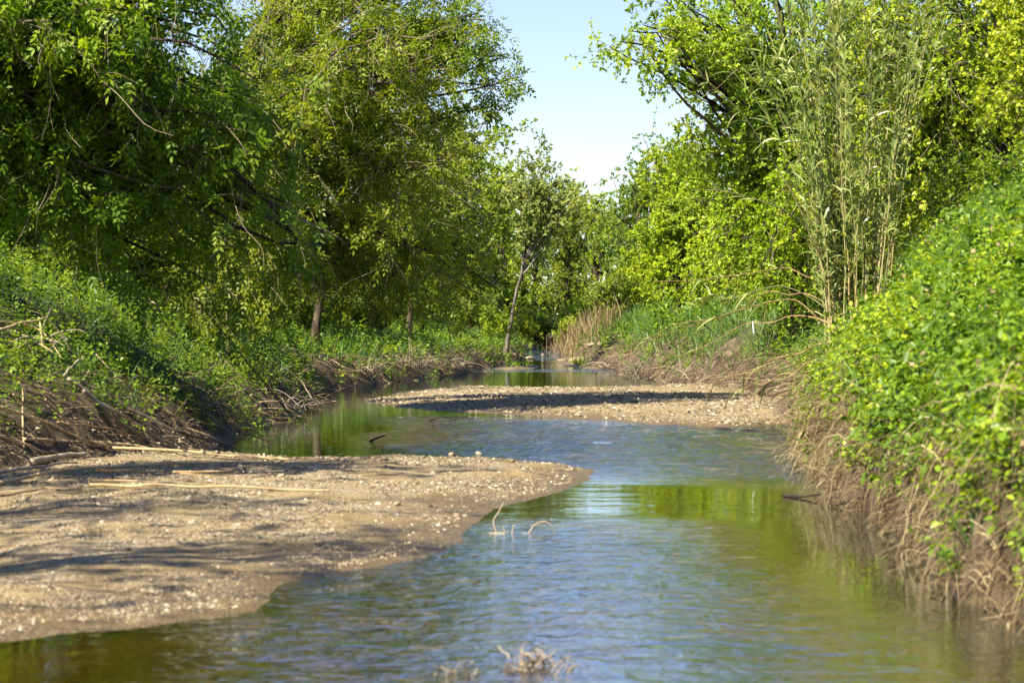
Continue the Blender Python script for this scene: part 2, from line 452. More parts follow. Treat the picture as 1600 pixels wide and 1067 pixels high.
alg = noise(0.9, 4); r_a = ramp(nt, [(0.42, (0, 0, 0)), (0.62, (1, 1, 1))]); nt.links.new(alg.outputs['Fac'], r_a.inputs[0])
wet_c0 = mixc(0.62, sand_c, (0.36, 0.215, 0.04), 'MIX')
wet_c = mixc(r_a.outputs[0], wet_c0, (0.17, 0.13, 0.014))
aund = N(nt, 'ShaderNodeAttribute', attribute_name='under')
damp = mixc(1.0, sand_c, (0.50, 0.46, 0.38), 'MULTIPLY')
sand_c2 = mixc(aund.outputs['Fac'], mixc(awet.outputs['Fac'], sand_c, damp), wet_c)
r_so = ramp(nt, [(0.3, (0.03, 0.022, 0.014)), (0.5, (0.085, 0.062, 0.036)), (0.72, (0.17, 0.13, 0.078))]); nt.links.new(n3.outputs['Fac'], r_so.inputs[0])
r_g = ramp(nt, [(0.35, (0.025, 0.03, 0.012)), (0.6, (0.05, 0.07, 0.02)), (0.8, (0.08, 0.06, 0.035))]); nt.links.new(n3.outputs['Fac'], r_g.inputs[0])
soil_c = mixc(agr.outputs['Fac'], r_so.outputs[0], r_g.outputs[0])
soil_c = mixc(awet.outputs['Fac'], soil_c, mixc(1.0, soil_c, (0.4, 0.37, 0.34), 'MULTIPLY'))
col = mixc(asand.outputs['Fac'], soil_c, sand_c2)
pb = N(nt, 'ShaderNodeBsdfPrincipled'); nt.links.new(col, pb.inputs['Base Color'])
rr = N(nt, 'ShaderNodeMapRange'); rr.inputs[3].default_value = 0.9; rr.inputs[4].default_value = 0.45; nt.links.new(awet.outputs['Fac'], rr.inputs[0]); nt.links.new(rr.outputs[0], pb.inputs['Roughness'])
pb.inputs['Specular IOR Level'].default_value = 0.25
bp = N(nt, 'ShaderNodeBump'); bp.inputs['Strength'].default_value = 0.6; bp.inputs['Distance'].default_value = 0.02
ad = N(nt, 'ShaderNodeMath', operation='ADD'); nt.links.new(n2.outputs['Fac'], ad.inputs[0]); nt.links.new(n3.outputs['Fac'], ad.inputs[1])
ad3 = N(nt, 'ShaderNodeMath', operation='SUBTRACT'); nt.links.new(ad.outputs[0], ad3.inputs[0]); nt.links.new(vor.outputs['Distance'], ad3.inputs[1])
nt.links.new(ad3.outputs[0], bp.inputs['Height']); nt.links.new(bp.outputs[0], pb.inputs['Normal'])
nt.links.new(pb.outputs[0], out.inputs[0])
M['ground'] = m
B = Buf(); B.add(np.stack([X, Y, Z], -1), quads=quads)
tag(B.build('ground', M['ground'], smooth=True, attrs={'sand': sandm.ravel(), 'grass': grassm.ravel(), 'wet': wetm.ravel(), 'under': underm.ravel()}), kind='structure')

# ------------------------------------------------------------------ water
m, nt, out = new_mat('river_water')
geo = N(nt, 'ShaderNodeNewGeometry')
arif = N(nt, 'ShaderNodeAttribute', attribute_name='riffle')
def wnoise(sx, sy, sc, det, dist=0.0):
    mp = N(nt, 'ShaderNodeMapping'); mp.inputs['Scale'].default_value = (sx, sy, 1); nt.links.new(geo.outputs['Position'], mp.inputs[0])
    n = N(nt, 'ShaderNodeTexNoise'); n.inputs['Scale'].default_value = sc; n.inputs['Detail'].default_value = det; n.inputs['Distortion'].default_value = dist
    nt.links.new(mp.outputs[0], n.inputs['Vector']); return n
w1 = wnoise(1, 1.25, 4.2, 2, .6); w2 = wnoise(1, 1.4, 13, 2, .5); w3 = wnoise(.7, 1, 2.2, 2)
def math2(op, a, b):
    x = N(nt, 'ShaderNodeMath', operation=op)
    for i, v in enumerate((a, b)):
        if isinstance(v, (int, float)): x.inputs[i].default_value = v
        else: nt.links.new(v, x.inputs[i])
    return x.outputs[0]
amp = N(nt, 'ShaderNodeMapRange'); amp.inputs[3].default_value = 0.02; amp.inputs[4].default_value = 1.5; nt.links.new(arif.outputs['Fac'], amp.inputs[0])
h = math2('ADD', math2('MULTIPLY', w1.outputs['Fac'], 1.5), math2('MULTIPLY', w2.outputs['Fac'], 0.5))
h = math2('MULTIPLY', h, amp.outputs[0])
h = math2('ADD', h, math2('MULTIPLY', w3.outputs['Fac'], 0.12))
bp = N(nt, 'ShaderNodeBump'); bp.inputs['Strength'].default_value = 1.0; bp.inputs['Distance'].default_value = 0.035
nt.links.new(h, bp.inputs['Height'])
fr = N(nt, 'ShaderNodeFresnel'); fr.inputs['IOR'].default_value = 1.34; nt.links.new(bp.outputs[0], fr.inputs['Normal'])
gl = N(nt, 'ShaderNodeBsdfGlossy'); gl.inputs['Color'].default_value = (0.84, 0.94, 1.0, 1); gl.inputs['Roughness'].default_value = 0.015; nt.links.new(bp.outputs[0], gl.inputs['Normal'])
tr = N(nt, 'ShaderNodeBsdfTransparent'); tr.inputs['Color'].default_value = (0.76, 0.65, 0.32, 1)
ms = N(nt, 'ShaderNodeMixShader'); nt.links.new(math2('POWER', fr.outputs[0], 0.36), ms.inputs[0]); nt.links.new(tr.outputs[0], ms.inputs[1]); nt.links.new(gl.outputs[0], ms.inputs[2])
nt.links.new(ms.outputs[0], out.inputs[0])
M['water'] = m
wx = np.concatenate([np.linspace(-10, -6, 12)[:-1], np.linspace(-6, 6.5, 140), np.linspace(6.5, 9, 8)[1:]])
ys = [4.5]
while ys[-1] < 98: ys.append(ys[-1] + 0.045 + 0.006 * ys[-1])
wy = np.concatenate([np.linspace(-60, 4.5, 30)[:-1], ys])
X, Y = np.meshgrid(wx, wy * REACH)
def riffle(x, y):
    y = y / REACH
    a = sstep(14.5, 17.5, y + .5 * x) * (1 - sstep(22.5, 24.5, y + .25 * x)) * sstep(-2.2, -.6, x + (fbm(x, y * .6, 3) - .5) * 2)   # shallow chute beside the bars
    b = 0.34 * sstep(-2.2, -.7, x + (fbm(x * .8, y * .8 + 20, 2) - .5) * 1.2) * (1 - sstep(1.0, 2.1, x - (y - 8) * .02)) * (1 - sstep(10.6, 12.0, y)) 
    b2 = 0.30 * (1 - sstep(7.4, 8.8, y)) * (1 - .6 * sstep(.5, 2, x)) * sstep(-1.9, -.8, x)
    c = 0.35 * sstep(59, 62, y) * (1 - sstep(68, 70, y)) + .5 * sstep(46, 47.5, y) * (1 - sstep(48.5, 50, y))
    return np.clip(np.maximum.reduce([a, b, b2, c]) * (0.45 + 1.1 * fbm(x * .9 + 8, y * .7, 3)), 0, 1)
RF = riffle(X, Y)
Z = wz(Y) + (fbm(X * 2.6, Y * 3.4, 3) - .5) * 0.05 * RF * np.clip(1.2 - np.abs(Y / REACH - 16) / 80, .2, 1)
nx, ny = len(wx), len(wy); idx = np.arange(nx * ny).reshape(ny, nx)
quads = np.stack([idx[:-1, :-1], idx[:-1, 1:], idx[1:, 1:], idx[1:, :-1]], -1).reshape(-1, 4)
xc = X.ravel()[quads].mean(1); yc = Y.ravel()[quads].mean(1)
keep = (xc > xl(yc) - 1.2) & (xc < xr(yc) + 1.2)
B = Buf(); B.add(np.stack([X, Y, Z], -1), quads=quads[keep])
tag(B.build('river_water', M['water'], smooth=True, attrs={'riffle': RF.ravel()}), kind='structure')

# ------------------------------------------------------------------ trees
def crook(r, Pl, amp):
    """natural wander along branches, none at the start"""
    Nn, K, _ = Pl.shape
    w = np.cumsum(r.normal(size=(Nn, K, 3)) * amp, axis=1)
    w -= w[:, :1]
    w *= np.linspace(0, 1, K)[None, :, None] ** .7
    return Pl + w

def grow(seed, trunk, r0, blobs, ns=9, nt=6, nl=5, sub=1.0, tw=.45, leaf=('compound', .085, .036), droop=.25, arch=.2, leafy=1.0, bare=0, r1=.3):
    """-> (trunk buffer, branch buffer, leaf buffer); blobs: list of (centre, radii, number of limbs)"""
    r = np.random.default_rng(seed)
    bt, bb, bl = Buf(), Buf(), Buf()
    K = 16
    tp = smooth_path(trunk, K)
    tp[1:-1] += r.normal(size=(K - 2, 3)) * r0 * .12
    tp[1:] += np.sin(np.linspace(0, 1, K)[1:, None] * np.array([7.3, 6.1, 0]) + r.random(3) * 6) * r0 * np.array([.8, .8, 0])
    t = np.linspace(0, 1, K)
    rad = r0 * (1 - (1 - r1) * t) * (1 + .9 * np.exp(-t * 24))
    tubes(bt, tp[None], rad[None], 9)
    P0, T, cen, rr = [], [], [], []
    for c, R, n in blobs:
        c = np.array(c, float); R = np.array(R, float)
        u = rand_unit(r, n) * (r.random((n, 1)) ** .45)
        tg = c + u * R * .86
        for q in tg:
            hd = np.hypot(*(q - tp[-1])[:2])
            want = q[2] * (.45 + .3 * r.random()) - .12 * hd
            k = np.argmin(np.abs(tp[:, 2] - want)); k = int(np.clip(k + r.integers(-1, 2), int(K * .3), K - 1))
            P0.append(tp[k]); T.append(q); cen.append(c); rr.append(R)
    P0, T, cen, rr = map(np.array, (P0, T, cen, rr))
    d = T - P0; L = np.linalg.norm(d, axis=1, keepdims=True)
    up = np.array([[0, 0, 1.]])
    limb = bez(P0, P0 + d * .3 + up * L * arch * (0.6 + .8 * r.random((len(d), 1))) + r.normal(size=d.shape) * L * .06,
               P0 + d * .72 + up * L * arch * (.2 + .9 * r.random((len(d), 1))) + r.normal(size=d.shape) * L * .06, T, 12)
    limb = crook(r, limb, 0.012 * L[:, None])
    lr = np.clip(.009 * L[:, 0] + .008, .012, r0 * .45)
    tubes(bt, limb, lr[:, None] * np.linspace(1, .22, 12)[None], 5, tint=r.random(len(d)))
    # side branches
    nlb = len(limb)
    li = np.repeat(np.arange(nlb), ns)
    ts = .28 + .72 * r.random(len(li)) ** .8
    p, tg = at_t(limb[li], ts)
    outw = (p - cen[li]) / rr[li]
    dr = nrm(rand_unit(r, len(li)) + .45 * tg + .35 * outw)
    ln = sub * (.45 + .75 * r.random((len(li), 1)))
    e = p + dr * ln - up * ln * droop * (.4 + r.random((len(li), 1)))
    sb = bez(p, p + dr * ln * .35 + up * ln * .06, p + dr * ln * .72, e, 5)
    sb = crook(r, sb, .02 * ln[:, None])
    tubes(bb, sb, (.0075 * np.sqrt(sub) * np.linspace(1, .35, 5))[None] * np.ones((len(li), 1)), 3, tint=.2 + .6 * r.random(len(li)))
    # twigs
    ti = np.repeat(np.arange(len(sb)), nt)
    t2 = .2 + .8 * r.random(len(ti))
    p, tg = at_t(sb[ti], t2)
    dr = nrm(rand_unit(r, len(ti)) + .6 * tg + up * .1)
    ln = tw * (.4 + .9 * r.random((len(ti), 1)))
    e = p + dr * ln - up * ln * droop * 1.2 * r.random((len(ti), 1))
    tg3 = bez(p, p + dr * ln * .35, p + dr * ln * .7, e, 3)
    ribbons(bb, tg3, np.array([.0036, .0027, .0014])[None] * np.ones((len(ti), 1)), nrm(np.cross(dr, rand_unit(r, len(ti)))), tint=.2 + .7 * r.random(len(ti)))
    if bare:   # dead bare twigs hanging inside the crown
        bi = r.integers(0, len(sb), bare)
        p, tg = at_t(sb[bi], r.random(bare))
        dr = nrm(rand_unit(r, bare) * .7 + .5 * tg - up * .6)
        ln = (.5 + .9 * r.random((bare, 1)))
        tb = bez(p, p + dr * ln * .4 + rand_unit(r, bare) * .18, p + dr * ln * .6 + rand_unit(r, bare) * .22, p + dr * ln, 7)
        tubes(bb, tb, (.0055 * np.linspace(1, .4, 7))[None] * np.ones((bare, 1)), 3, tint=.75 + .25 * r.random(bare))
    # leaves
    kind, LL, LW = leaf
    ltint = (.5 * r.random(nlb))[li][ti]
    k = max(1, int(nl))
    fi = np.repeat(np.arange(len(tg3)), k)
    keep = r.random(len(fi)) < leafy
    fi = fi[keep]
    tt = .15 + .85 * r.random(len(fi))
    p, tg = at_t(tg3[fi], tt)
    tint = np.clip(ltint[fi] + .5 * r.random(len(fi)), 0, 1)
    dr = nrm(rand_unit(r, len(fi)) * .8 + .5 * tg - up * .15)
    nn = nrm(rand_unit(r, len(fi)) * .85 + up * .7 + .3 * outw[ti][fi])
    sz = .65 + .6 * r.random(len(fi))
    if kind == 'compound':
        sd = nrm(np.cross(dr, nn)); nn = np.cross(sd, dr)
        for f, a in ((.35, 1), (.35, -1), (.72, .9), (.72, -.9), (1.0, 0)):
            ax = .16 * sz[:, None] * f
            dd = nrm(dr * (1 - .45 * abs(a)) + sd * a * .8 - up * .18 + .15 * rand_unit(r, len(fi)))
            leaves(bl, p + dr * ax - up * ax * f * .4, dd, nn + .2 * rand_unit(r, len(fi)), LL * sz, LW * sz, tint)
    else:
        leaves(bl, p, dr, nn, LL * sz, LW * sz, tint)
    return bt, bb, bl

def tree_meshes(name, leafmat, barkmat='bark', twigmat='twig', **kw):
    bt, bb, bl = grow(**kw)
    return (bt.mesh(name + '_trunk', M[barkmat], True), bb.mesh(name + '_branches', M[twigmat], True), bl.mesh(name + '_crown', M[leafmat]))

def place_tree(name, meshes, loc, label, rz=0, sc=1.0, group=None, cat='tree', sz=None):
    root = empty(name, loc, rz, sc)
    if sz: root.scale = (sc, sc, sc * sz)
    for nm, me in zip(('trunk', 'branches', 'crown'), meshes):
        link(nm, me, root)
    return tag(root, label, cat, group)

def hero(name, base, trunk_abs, blobs_abs, label, leafmat, group=None, **kw):
    b = np.array(base, float)
    tr = [np.zeros(3)] + [(np.array(p) if isinstance(p, np.ndarray) else np.array([p[0], p[1] * REACH, p[2]])) - b for p in trunk_abs]
    bl = [(np.array(c) - b, R, n) for c, R, n in blobs_abs]
    me = tree_meshes(name, leafmat, trunk=tr, blobs=bl, **kw)
    return place_tree(name, me, tuple(b), label, group=group)

def gp(x, y, dz=-0.1): return (x, y * REACH, gz(x, y * REACH) + dz)

# --- left bank, near: a big drooping tree whose limbs come in from beyond the left edge
b = gp(-8.4, 17.5)
hero('riverside_tree', b, [(-8.3, 17.5, 4.2), (-7.2, 17.7, 6.0), (-6.2, 18, 7.4)],
     [(P(110, 90, 17.5), (1.5, 1.4, 1.5), 12), (P(330, 110, 18), (1.3, 1.3, 1.3), 13), (P(120, 270, 18), (1.2, 1.3, 1.0), 9), (P(330, 300, 18.5), (1.2, 1.2, 1.0), 12),
      (P(455, 370, 19), (.75, .8, .62), 8), (P(300, 400, 19.5), (.9, 1.0, .5), 7), (P(40, -90, 17), (1.8, 1.6, 1.0), 6), (P(370, -90, 18), (1.6, 1.6, 1.0), 7)],
     'dark green drooping tree on the left bank, its limbs entering from the left edge', 'leaf_dark', seed=11, r0=.2, ns=9, nt=5, nl=5, leaf=('compound', .098, .043), sub=.9, tw=.42, droop=.35, arch=.22, bare=500)
# --- left bank, second: leans over the river, thin bough against the sky
b = gp(-5.6, 25.5)
hero('riverside_tree', b, [(-5.4, 25.3, 4.0), (-4.6, 25.2, 6.2), (-3.6, 25, 8.2)],
     [(P(500, 90, 24), (1.4, 1.6, 1.4), 14), (P(640, 130, 25), (.95, 1.5, 1.6), 13), (P(500, 250, 24.5), (1.1, 1.3, 1.0), 10), (P(620, 290, 25), (.95, 1.3, 1.1), 12),
      (P(650, 420, 26), (1.0, 1.2, .7), 11), (P(540, 400, 26), (1.0, 1.2, .8), 9), (P(425, 425, 24.6), (.85, 1.0, .55), 8), (P(330, 440, 24.8), (.8, 1.0, .5), 6), (P(560, -80, 25), (1.9, 1.8, 1.2), 9), (P(700, -60, 26), (1.2, 1.4, 1.2), 7)],
     'leaning green tree with bare hanging twigs over the left water margin', 'leaf_olive', seed=23, r0=.11, ns=8, nt=6, nl=4, leaf=('compound', .09, .04), sub=.95, tw=.42, droop=.4, arch=.2, bare=650)
b = gp(-6.6, 27.5)
hero('riverside_tree', b, [(-6.0, 27.2, 5.0), (-4.4, 27, 8.0), (-2.8, 26.6, 9.6)],
     [(P(760, 55, 25), (.72, .8, .55), 9), (P(770, 125, 25), (.5, .6, .28), 5), (P(690, 60, 25.5), (.7, .8, .8), 7), (P(640, -70, 26), (1.3, 1.3, .9), 6)],
     'tree whose dark leafy bough reaches out against the sky, upper middle left', 'leaf_dark', seed=35, r0=.13, ns=11, nt=5, nl=5, sub=.6, tw=.3, droop=.15, arch=.1)
# --- left bank, farther
b = gp(-5.2, 38)
hero('riverside_tree', b, [(-4.8, 38, 5), (-4.0, 38, 8.5)],
     [(P(690, 250, 38), (1.7, 2, 2.2), 16), (P(640, 380, 37), (1.8, 1.8, 1.6), 14), (P(740, 300, 40), (1.2, 1.6, 1.8), 11), (P(560, 300, 38), (1.8, 2, 2.5), 12), (P(730, 410, 40), (1.1, 1.3, 1.0), 9)],
     'olive green tree bending over the water beyond the leaning tree, left bank', 'leaf_olive', seed=41, r0=.11, ns=8, nt=4, nl=13, sub=1.0, tw=.45, leaf=('simple', .12, .07), droop=.25, bare=250)
b = gp(-3.6, 50)
hero('riverside_tree', b, [(-3.2, 50, 5), (-2.6, 50.4, 9)],
     [(P(745, 205, 50), (1.1, 1.4, 1.4), 12), (P(770, 330, 51), (1.4, 1.6, 1.8), 14), (P(720, 320, 49), (1.6, 1.6, 2), 12), (P(760, 430, 50), (1.3, 1.5, 1.2), 11)],
     'thin topped yellowish tree left of the tall slender poplar', 'leaf_olive', seed=43, r0=.10, ns=8, nt=3, nl=14, sub=1.0, tw=.5, leaf=('simple', .13, .08), droop=.15, bare=150)
# --- slender leaning poplar in the middle distance
b = gp(P(790, 516, 58)[0], 58)
hero('poplar_tree', b, [P(805, 455, 58), P(826, 390, 58), P(838, 310, 58), P(842, 240, 58)],
     [(P(835, 255, 58), (.75, .8, 1.0), 12), (P(862, 290, 58), (.8, .8, 1.0), 12), (P(905, 300, 58), (.65, .7, .55), 9), (P(850, 345, 58), (1.1, .9, .8), 8), (P(812, 300, 58), (.5, .6, 1.1), 8)],
     'slender airy poplar with a leaning trunk in the middle distance', 'leaf_grey', barkmat='bark_pale', twigmat='twig', seed=51, r0=.075, ns=5, nt=3, nl=18, sub=.65, tw=.45,
     leaf=('simple', .12, .085), droop=-.35, arch=.05, r1=.25)
# --- right bank
b = gp(6.6, 32)
hero('riverside_tree', b, [(6.4, 32, 5), (6.0, 31.8, 8), (5.6, 31.5, 10)],
     [(P(1120, 60, 31), (1.3, 1.5, 1.3), 16), (P(1000, 75, 30), (.75, .9, .75), 11), (P(1050, 20, 30.5), (.9, 1.0, .9), 9), (P(1130, 190, 31), (1.1, 1.4, 1.3), 14), (P(1230, 80, 32), (1.6, 1.6, 1.6), 14),
      (P(1200, 250, 32), (1.5, 1.5, 1.3), 14), (P(1120, 330, 32), (1.1, 1.3, 1.2), 13), (P(1140, 420, 31), (1.1, 1.2, .6), 10), (P(1250, 390, 33), (1.3, 1.3, 1.1), 11), (P(1150, -80, 32), (2.2, 2.0, 1.2), 9), (P(1190, 380, 30), (1.1, 1.0, .8), 13), (P(1250, 300, 29.8), (.9, 1.0, .9), 10), (P(1240, 440, 30.5), (.8, .8, .5), 8)],
     'bright lime green tree rising behind the fallen canes on the right bank', 'leaf_lime', seed=61, r0=.17, ns=9, nt=5, nl=14, sub=.85, tw=.42, leaf=('simple', .086, .057), droop=.15, arch=.15, bare=200)
b = gp(5.6, 47)
hero('riverside_tree', b, [(5.6, 47, 4), (5.4, 47, 6.5)],
     [(P(1060, 290, 46), (1.2, 1.4, 1.1), 14), (P(1035, 370, 46), (1.1, 1.4, 1.3), 14), (P(1090, 390, 46), (1.3, 1.4, 1.6), 14), (P(1060, 440, 45), (1.1, 1.3, .6), 9)],
     'rounded pale green tree at the bend, right of the far trees', 'leaf_lime', seed=67, r0=.16, ns=8, nt=4, nl=19, sub=.75, tw=.4, leaf=('simple', .11, .075), droop=.1)
b = gp(9.4, 27.5)
hero('riverside_tree', b, [(9.6, 27.3, 5), (9.5, 27, 8), (9.2, 26.8, 10)],
     [(P(1350, 70, 27), (1.6, 1.6, 1.6), 15), (P(1480, 60, 27), (1.4, 1.6, 1.6), 14), (P(1340, 230, 28), (1.5, 1.5, 1.3), 13), (P(1460, 220, 28), (1.2, 1.4, 1.2), 11), (P(1330, 340, 29), (1.5, 1.4, 1.0), 11),
      (P(1440, 330, 28), (1.0, 1.2, .8), 8), (P(1420, -90, 27), (2.2, 2.0, 1.2), 8)],
     'tall yellow-green tree behind the upright cane clump', 'leaf_lime', seed=71, r0=.18, ns=9, nt=6, nl=11, sub=.9, tw=.42, leaf=('simple', .094, .063), droop=.25, bare=500)
b = gp(8.2, 20.5)
hero('riverside_tree', b, [(8.3, 20.5, 5), (8.2, 20.2, 8)],
     [(P(1590, 60, 20), (.75, 1.2, 1.2), 12), (P(1640, 150, 20), (1.0, 1.2, 1.0), 12), (P(1600, -120, 20), (1.6, 1.6, 1.2), 10), (P(1740, 60, 20), (1.5, 1.5, 1.5), 8)],
     'vivid lime green tree at the right edge above the grassy bank', 'leaf_lime', seed=73, r0=.16, ns=9, nt=6, nl=11, sub=.6, tw=.35, leaf=('simple', .08, .055), droop=.2)

# --- shared kinds for the woods behind
def kind(name, leafmat, seed, H, Rw, leaf, nl=5, n=34, low=.3, **kw):
    blobs = []
    r = np.random.default_rng(seed)
    for i in range(6):
        a = i * 2.4; h = low + (1 - low) * (.15 + .75 * i / 5)
        rad = Rw * (1.05 - .75 * abs(h - .6)) * .5
        blobs.append(((math.cos(a) * rad, math.sin(a) * rad, H * h), (Rw * .62, Rw * .62, H * .17), n // 6 + 2))
    blobs.append(((0, 0, H * .88), (Rw * .5, Rw * .5, H * .12), 6))
    return tree_meshes(name, leafmat, seed=seed, trunk=[(0, 0, 0), (.15, .1, H * .4), (-.1, .1, H * .8)], r0=H * .022, blobs=blobs, leaf=leaf, nl=nl, **kw)
K_mid = [kind('wood_tree', 'leaf_mid', 101, 9.5, 3.2, ('simple', .135, .09), ns=8, nt=3, nl=17, sub=1.1, tw=.5, droop=.2, low=.05),
         kind('wood_tree', 'leaf_mid', 102, 8.5, 2.8, ('simple', .13, .085), ns=8, nt=3, nl=17, sub=1.0, tw=.5, droop=.3, low=.05)]
K_ol = [kind('wood_tree', 'leaf_olive', 103, 9.0, 3.0, ('simple', .13, .08), ns=8, nt=3, nl=16, sub=1.1, tw=.5, droop=.3, low=.05, bare=200)]
K_lime = [kind('wood_tree', 'leaf_lime', 104, 9.0, 3.0, ('simple', .135, .09), ns=8, nt=3, nl=19, sub=1.0, tw=.5, droop=.15, low=.03)]
K_far = kind('wood_tree', 'leaf_lime', 107, 9.0, 2.9, ('simple', .135, .085), ns=8, nt=3, nl=16, sub=1.0, tw=.5, droop=.1, low=.04, bare=100)
K_dark = [kind('wood_tree', 'leaf_dark', 105, 10.0, 3.2, ('compound', .12, .055), ns=7, nt=4, nl=3, sub=1.1, tw=.5, droop=.3, low=.1)]
K_thin = [kind('wood_tree', 'leaf_dark', 106, 8.5, 2.6, ('compound', .10, .045), n=12, ns=4, nt=3, nl=3, sub=1.0, tw=.5, droop=.3, low=.35)]
def wood(x, y, k, rz, sc, label, group=None, sz=1.0):
    return place_tree('wood_tree', k, gp(x, y, -.15), label, rz, sc, group, sz=sz)
# far end of the river
for x, y, k, rz, sc, lb in [
    (3.2, 86, K_mid[0], .3, 1.0, 'mid green rounded tree at the far end of the stream'),
    (5.6, 92, K_far, 1.7, 1.05, 'pale yellow-green tree in the gap at the far end, beside the rounded tree'),
    (8.0, 90, K_mid[1], 2.2, 1.2, 'bushy green tree beyond the reeds, right of the far gap'),
    (9.6, 78, K_ol[0], 4.0, 1.1, 'brownish tipped tree behind the pale green tree at the bend'),
    (-0.5, 80, K_far, 5.0, 1.1, 'yellowish tree standing behind the slender poplar'),
    (-3.5, 70, K_mid[0], 2.6, 1.15, 'mid green tree behind the slender poplar to its left'),
    (1.6, 100, K_mid[1], 1.0, 1.15, 'small looking green tree farthest along the stream'),
    (12.5, 98, K_mid[0], 3.0, 1.15, 'green tree in the far wood right of the gap'),
    (-6.5, 100, K_mid[1], 1.0, 1.3, 'distant green tree low behind the poplar, left of it'), (-1.0, 112, K_mid[0], 4.0, 1.3, 'distant green tree seen just left of the far gap'),
    (5.0, 116, K_far, 2.0, 1.3, 'distant pale tree closing the middle of the far gap'), (9.5, 108, K_mid[0], 5.0, 1.25, 'distant green tree right of the pale one in the gap'), (18, 106, K_mid[1], 0.5, 1.3, 'distant tree behind the bend on the right')]:
    wood(x, y, k, rz, sc, lb)
for i, (x, y, s, k, lb) in enumerate([
    (-8.6, 30, .82, K_ol[0], 'olive tree in the left wood, close behind the leaning tree'), (-11.5, 24, .78, K_dark[0], 'dark green tree in the left wood, nearest the left edge'),
    (-12.5, 33, .88, K_mid[0], 'mid green tree deep in the left wood at the left edge'), (-8.0, 42, .95, K_mid[1], 'mid green tree in the left wood above the root tangles'),
    (-9.5, 54, 1.05, K_ol[0], 'olive tree farther back in the left wood behind the root tangles'), (-6.2, 61, 1.05, K_mid[1], 'mid green tree in the left wood behind the brown bank'),
    (-15, 42, 1.0, K_dark[0], 'dark tree far back in the left wood by the left edge'), (-14, 56, 1.1, K_mid[0], 'pale green tree far back in the left wood, left of the trunks'),
    (-11, 70, 1.1, K_mid[1], 'green tree at the very back of the left wood'), (-18, 70, 1.15, K_mid[0], 'green tree at the back left corner of the wood')]):
    wood(x, y, k, i * 1.3, s, lb, 'trees of the left wood')
for i, (x, y, s, k, lb) in enumerate([
    (9.0, 38, 1.0, K_lime[0], 'lime tree of the right wood seen through the cane clump'), (13.5, 33, 1.0, K_lime[0], 'lime tree of the right wood nearest the right edge'), (9.5, 50, 1.0, K_lime[0], 'lime tree of the right wood left of the cane clump'),
    (14, 45, 1.15, K_lime[0], 'lime tree of the right wood behind the bank top'), (11, 62, 1.1, K_lime[0], 'lime tree of the right wood behind the tree at the bend'), (16, 58, 1.2, K_lime[0], 'lime tree at the back of the right wood'),
    (8.2, 66, .95, K_lime[0], 'small lime tree of the right wood beside the far gap')]):
    wood(x, y, k, i * 1.9 + .4, s, lb, 'trees of the right wood')
# shade trees on the left bank beside the camera
for i, (x, y, s, lb) in enumerate([(-7.4, 6.3, 1.0, 'sparse tree beside the camera whose shade streaks the near gravel'), (-7.6, 12.0, .78, 'tree beyond the left edge whose shade crosses the upper gravel'), (-9.6, 7.8, 1.0, 'second sparse tree beyond the left edge, behind the first')]):
    wood(x, y, K_dark[0] if i == 1 else K_thin[0], i * 2.1 + .7, s, lb, 'shade trees left of the view')

# ------------------------------------------------------------------ bushes
def bush(name, leafmat, seed, H, Rw, leaf, n=26, nl=5):
    blobs = [((0, 0, H * .55), (Rw, Rw, H * .45), n), ((Rw * .4, 0, H * .4), (Rw * .7, Rw * .7, H * .35), n // 2)]
    return tree_meshes(name, leafmat, seed=seed, trunk=[(0, 0, 0), (.03, 0, H * .2), (0, .03, H * .45)], r0=.035, blobs=blobs, ns=6, nt=3, nl=int(nl * 1.4), sub=.4, tw=.25, leaf=leaf, droop=.1)
K_thick = [bush('thicket', 'leaf_mid', 211, 3.6, 2.0, ('simple', .15, .10), 44, 9), bush('thicket', 'leaf_lime', 212, 3.6, 2.0, ('simple', .15, .10), 44, 9)]
K_thick.append(bush('thicket', 'leaf_dark', 213, 3.4, 1.9, ('simple', .12, .08), 44, 9))
K_bush = [bush('bush', 'leaf_mid', 201, 1.9, 1.1, ('simple', .10, .065)), bush('bush', 'leaf_lime', 202, 1.8, 1.0, ('simple', .10, .065)), bush('bush', 'leaf_under', 203, 1.6, 1.1, ('simple', .09, .06)), bush('bush', 'leaf_dark', 204, 2.0, 1.2, ('simple', .09, .06))]
def put_bush(x, y, k, s, label, rz=0, group=None):
    place_tree('bush', K_bush[k], gp(x, y, -.1), label, rz, s, group, 'bush')
ORD = ['first', 'second', 'third', 'fourth', 'fifth', 'sixth', 'seventh', 'eighth', 'ninth', 'tenth', 'eleventh', 'twelfth', 'thirteenth', 'fourteenth', 'fifteenth', 'sixteenth', 'seventeenth', 'eighteenth']
def by_place(rows):
    """rows sorted as seen from left to right"""
    return sorted(rows, key=lambda q: q[0] / q[1])
for i, (x, y, k, s) in enumerate(by_place([(-9.2, 20.5, 3, 1.1), (-10.5, 22.5, 0, 1.2), (-7.4, 24, 3, .9), (-8.4, 26.5, 2, 1.1), (-6.2, 30, 3, 1.1), (-7.8, 33, 0, 1.2), (-6.8, 36.5, 2, 1.1), (-6.5, 42, 3, 1.2), (-5.2, 46, 0, 1.1),
                                  (-4.2, 55, 2, 1.3), (-3.4, 60, 3, 1.3), (-2.0, 66, 0, 1.4), (-12, 27, 3, 1.4), (-10, 36, 0, 1.4), (-8, 48, 3, 1.5), (-6, 54, 0, 1.5), (-14, 31, 0, 1.5), (-12, 41, 3, 1.6)])):
    put_bush(x, y, k, s, ('dark' if k == 3 else 'mid' if k == 0 else 'bright') + ' green bush edging the left wood, ' + ORD[i] + ' bush from the left edge', i * 1.1, 'bushes along the left wood')
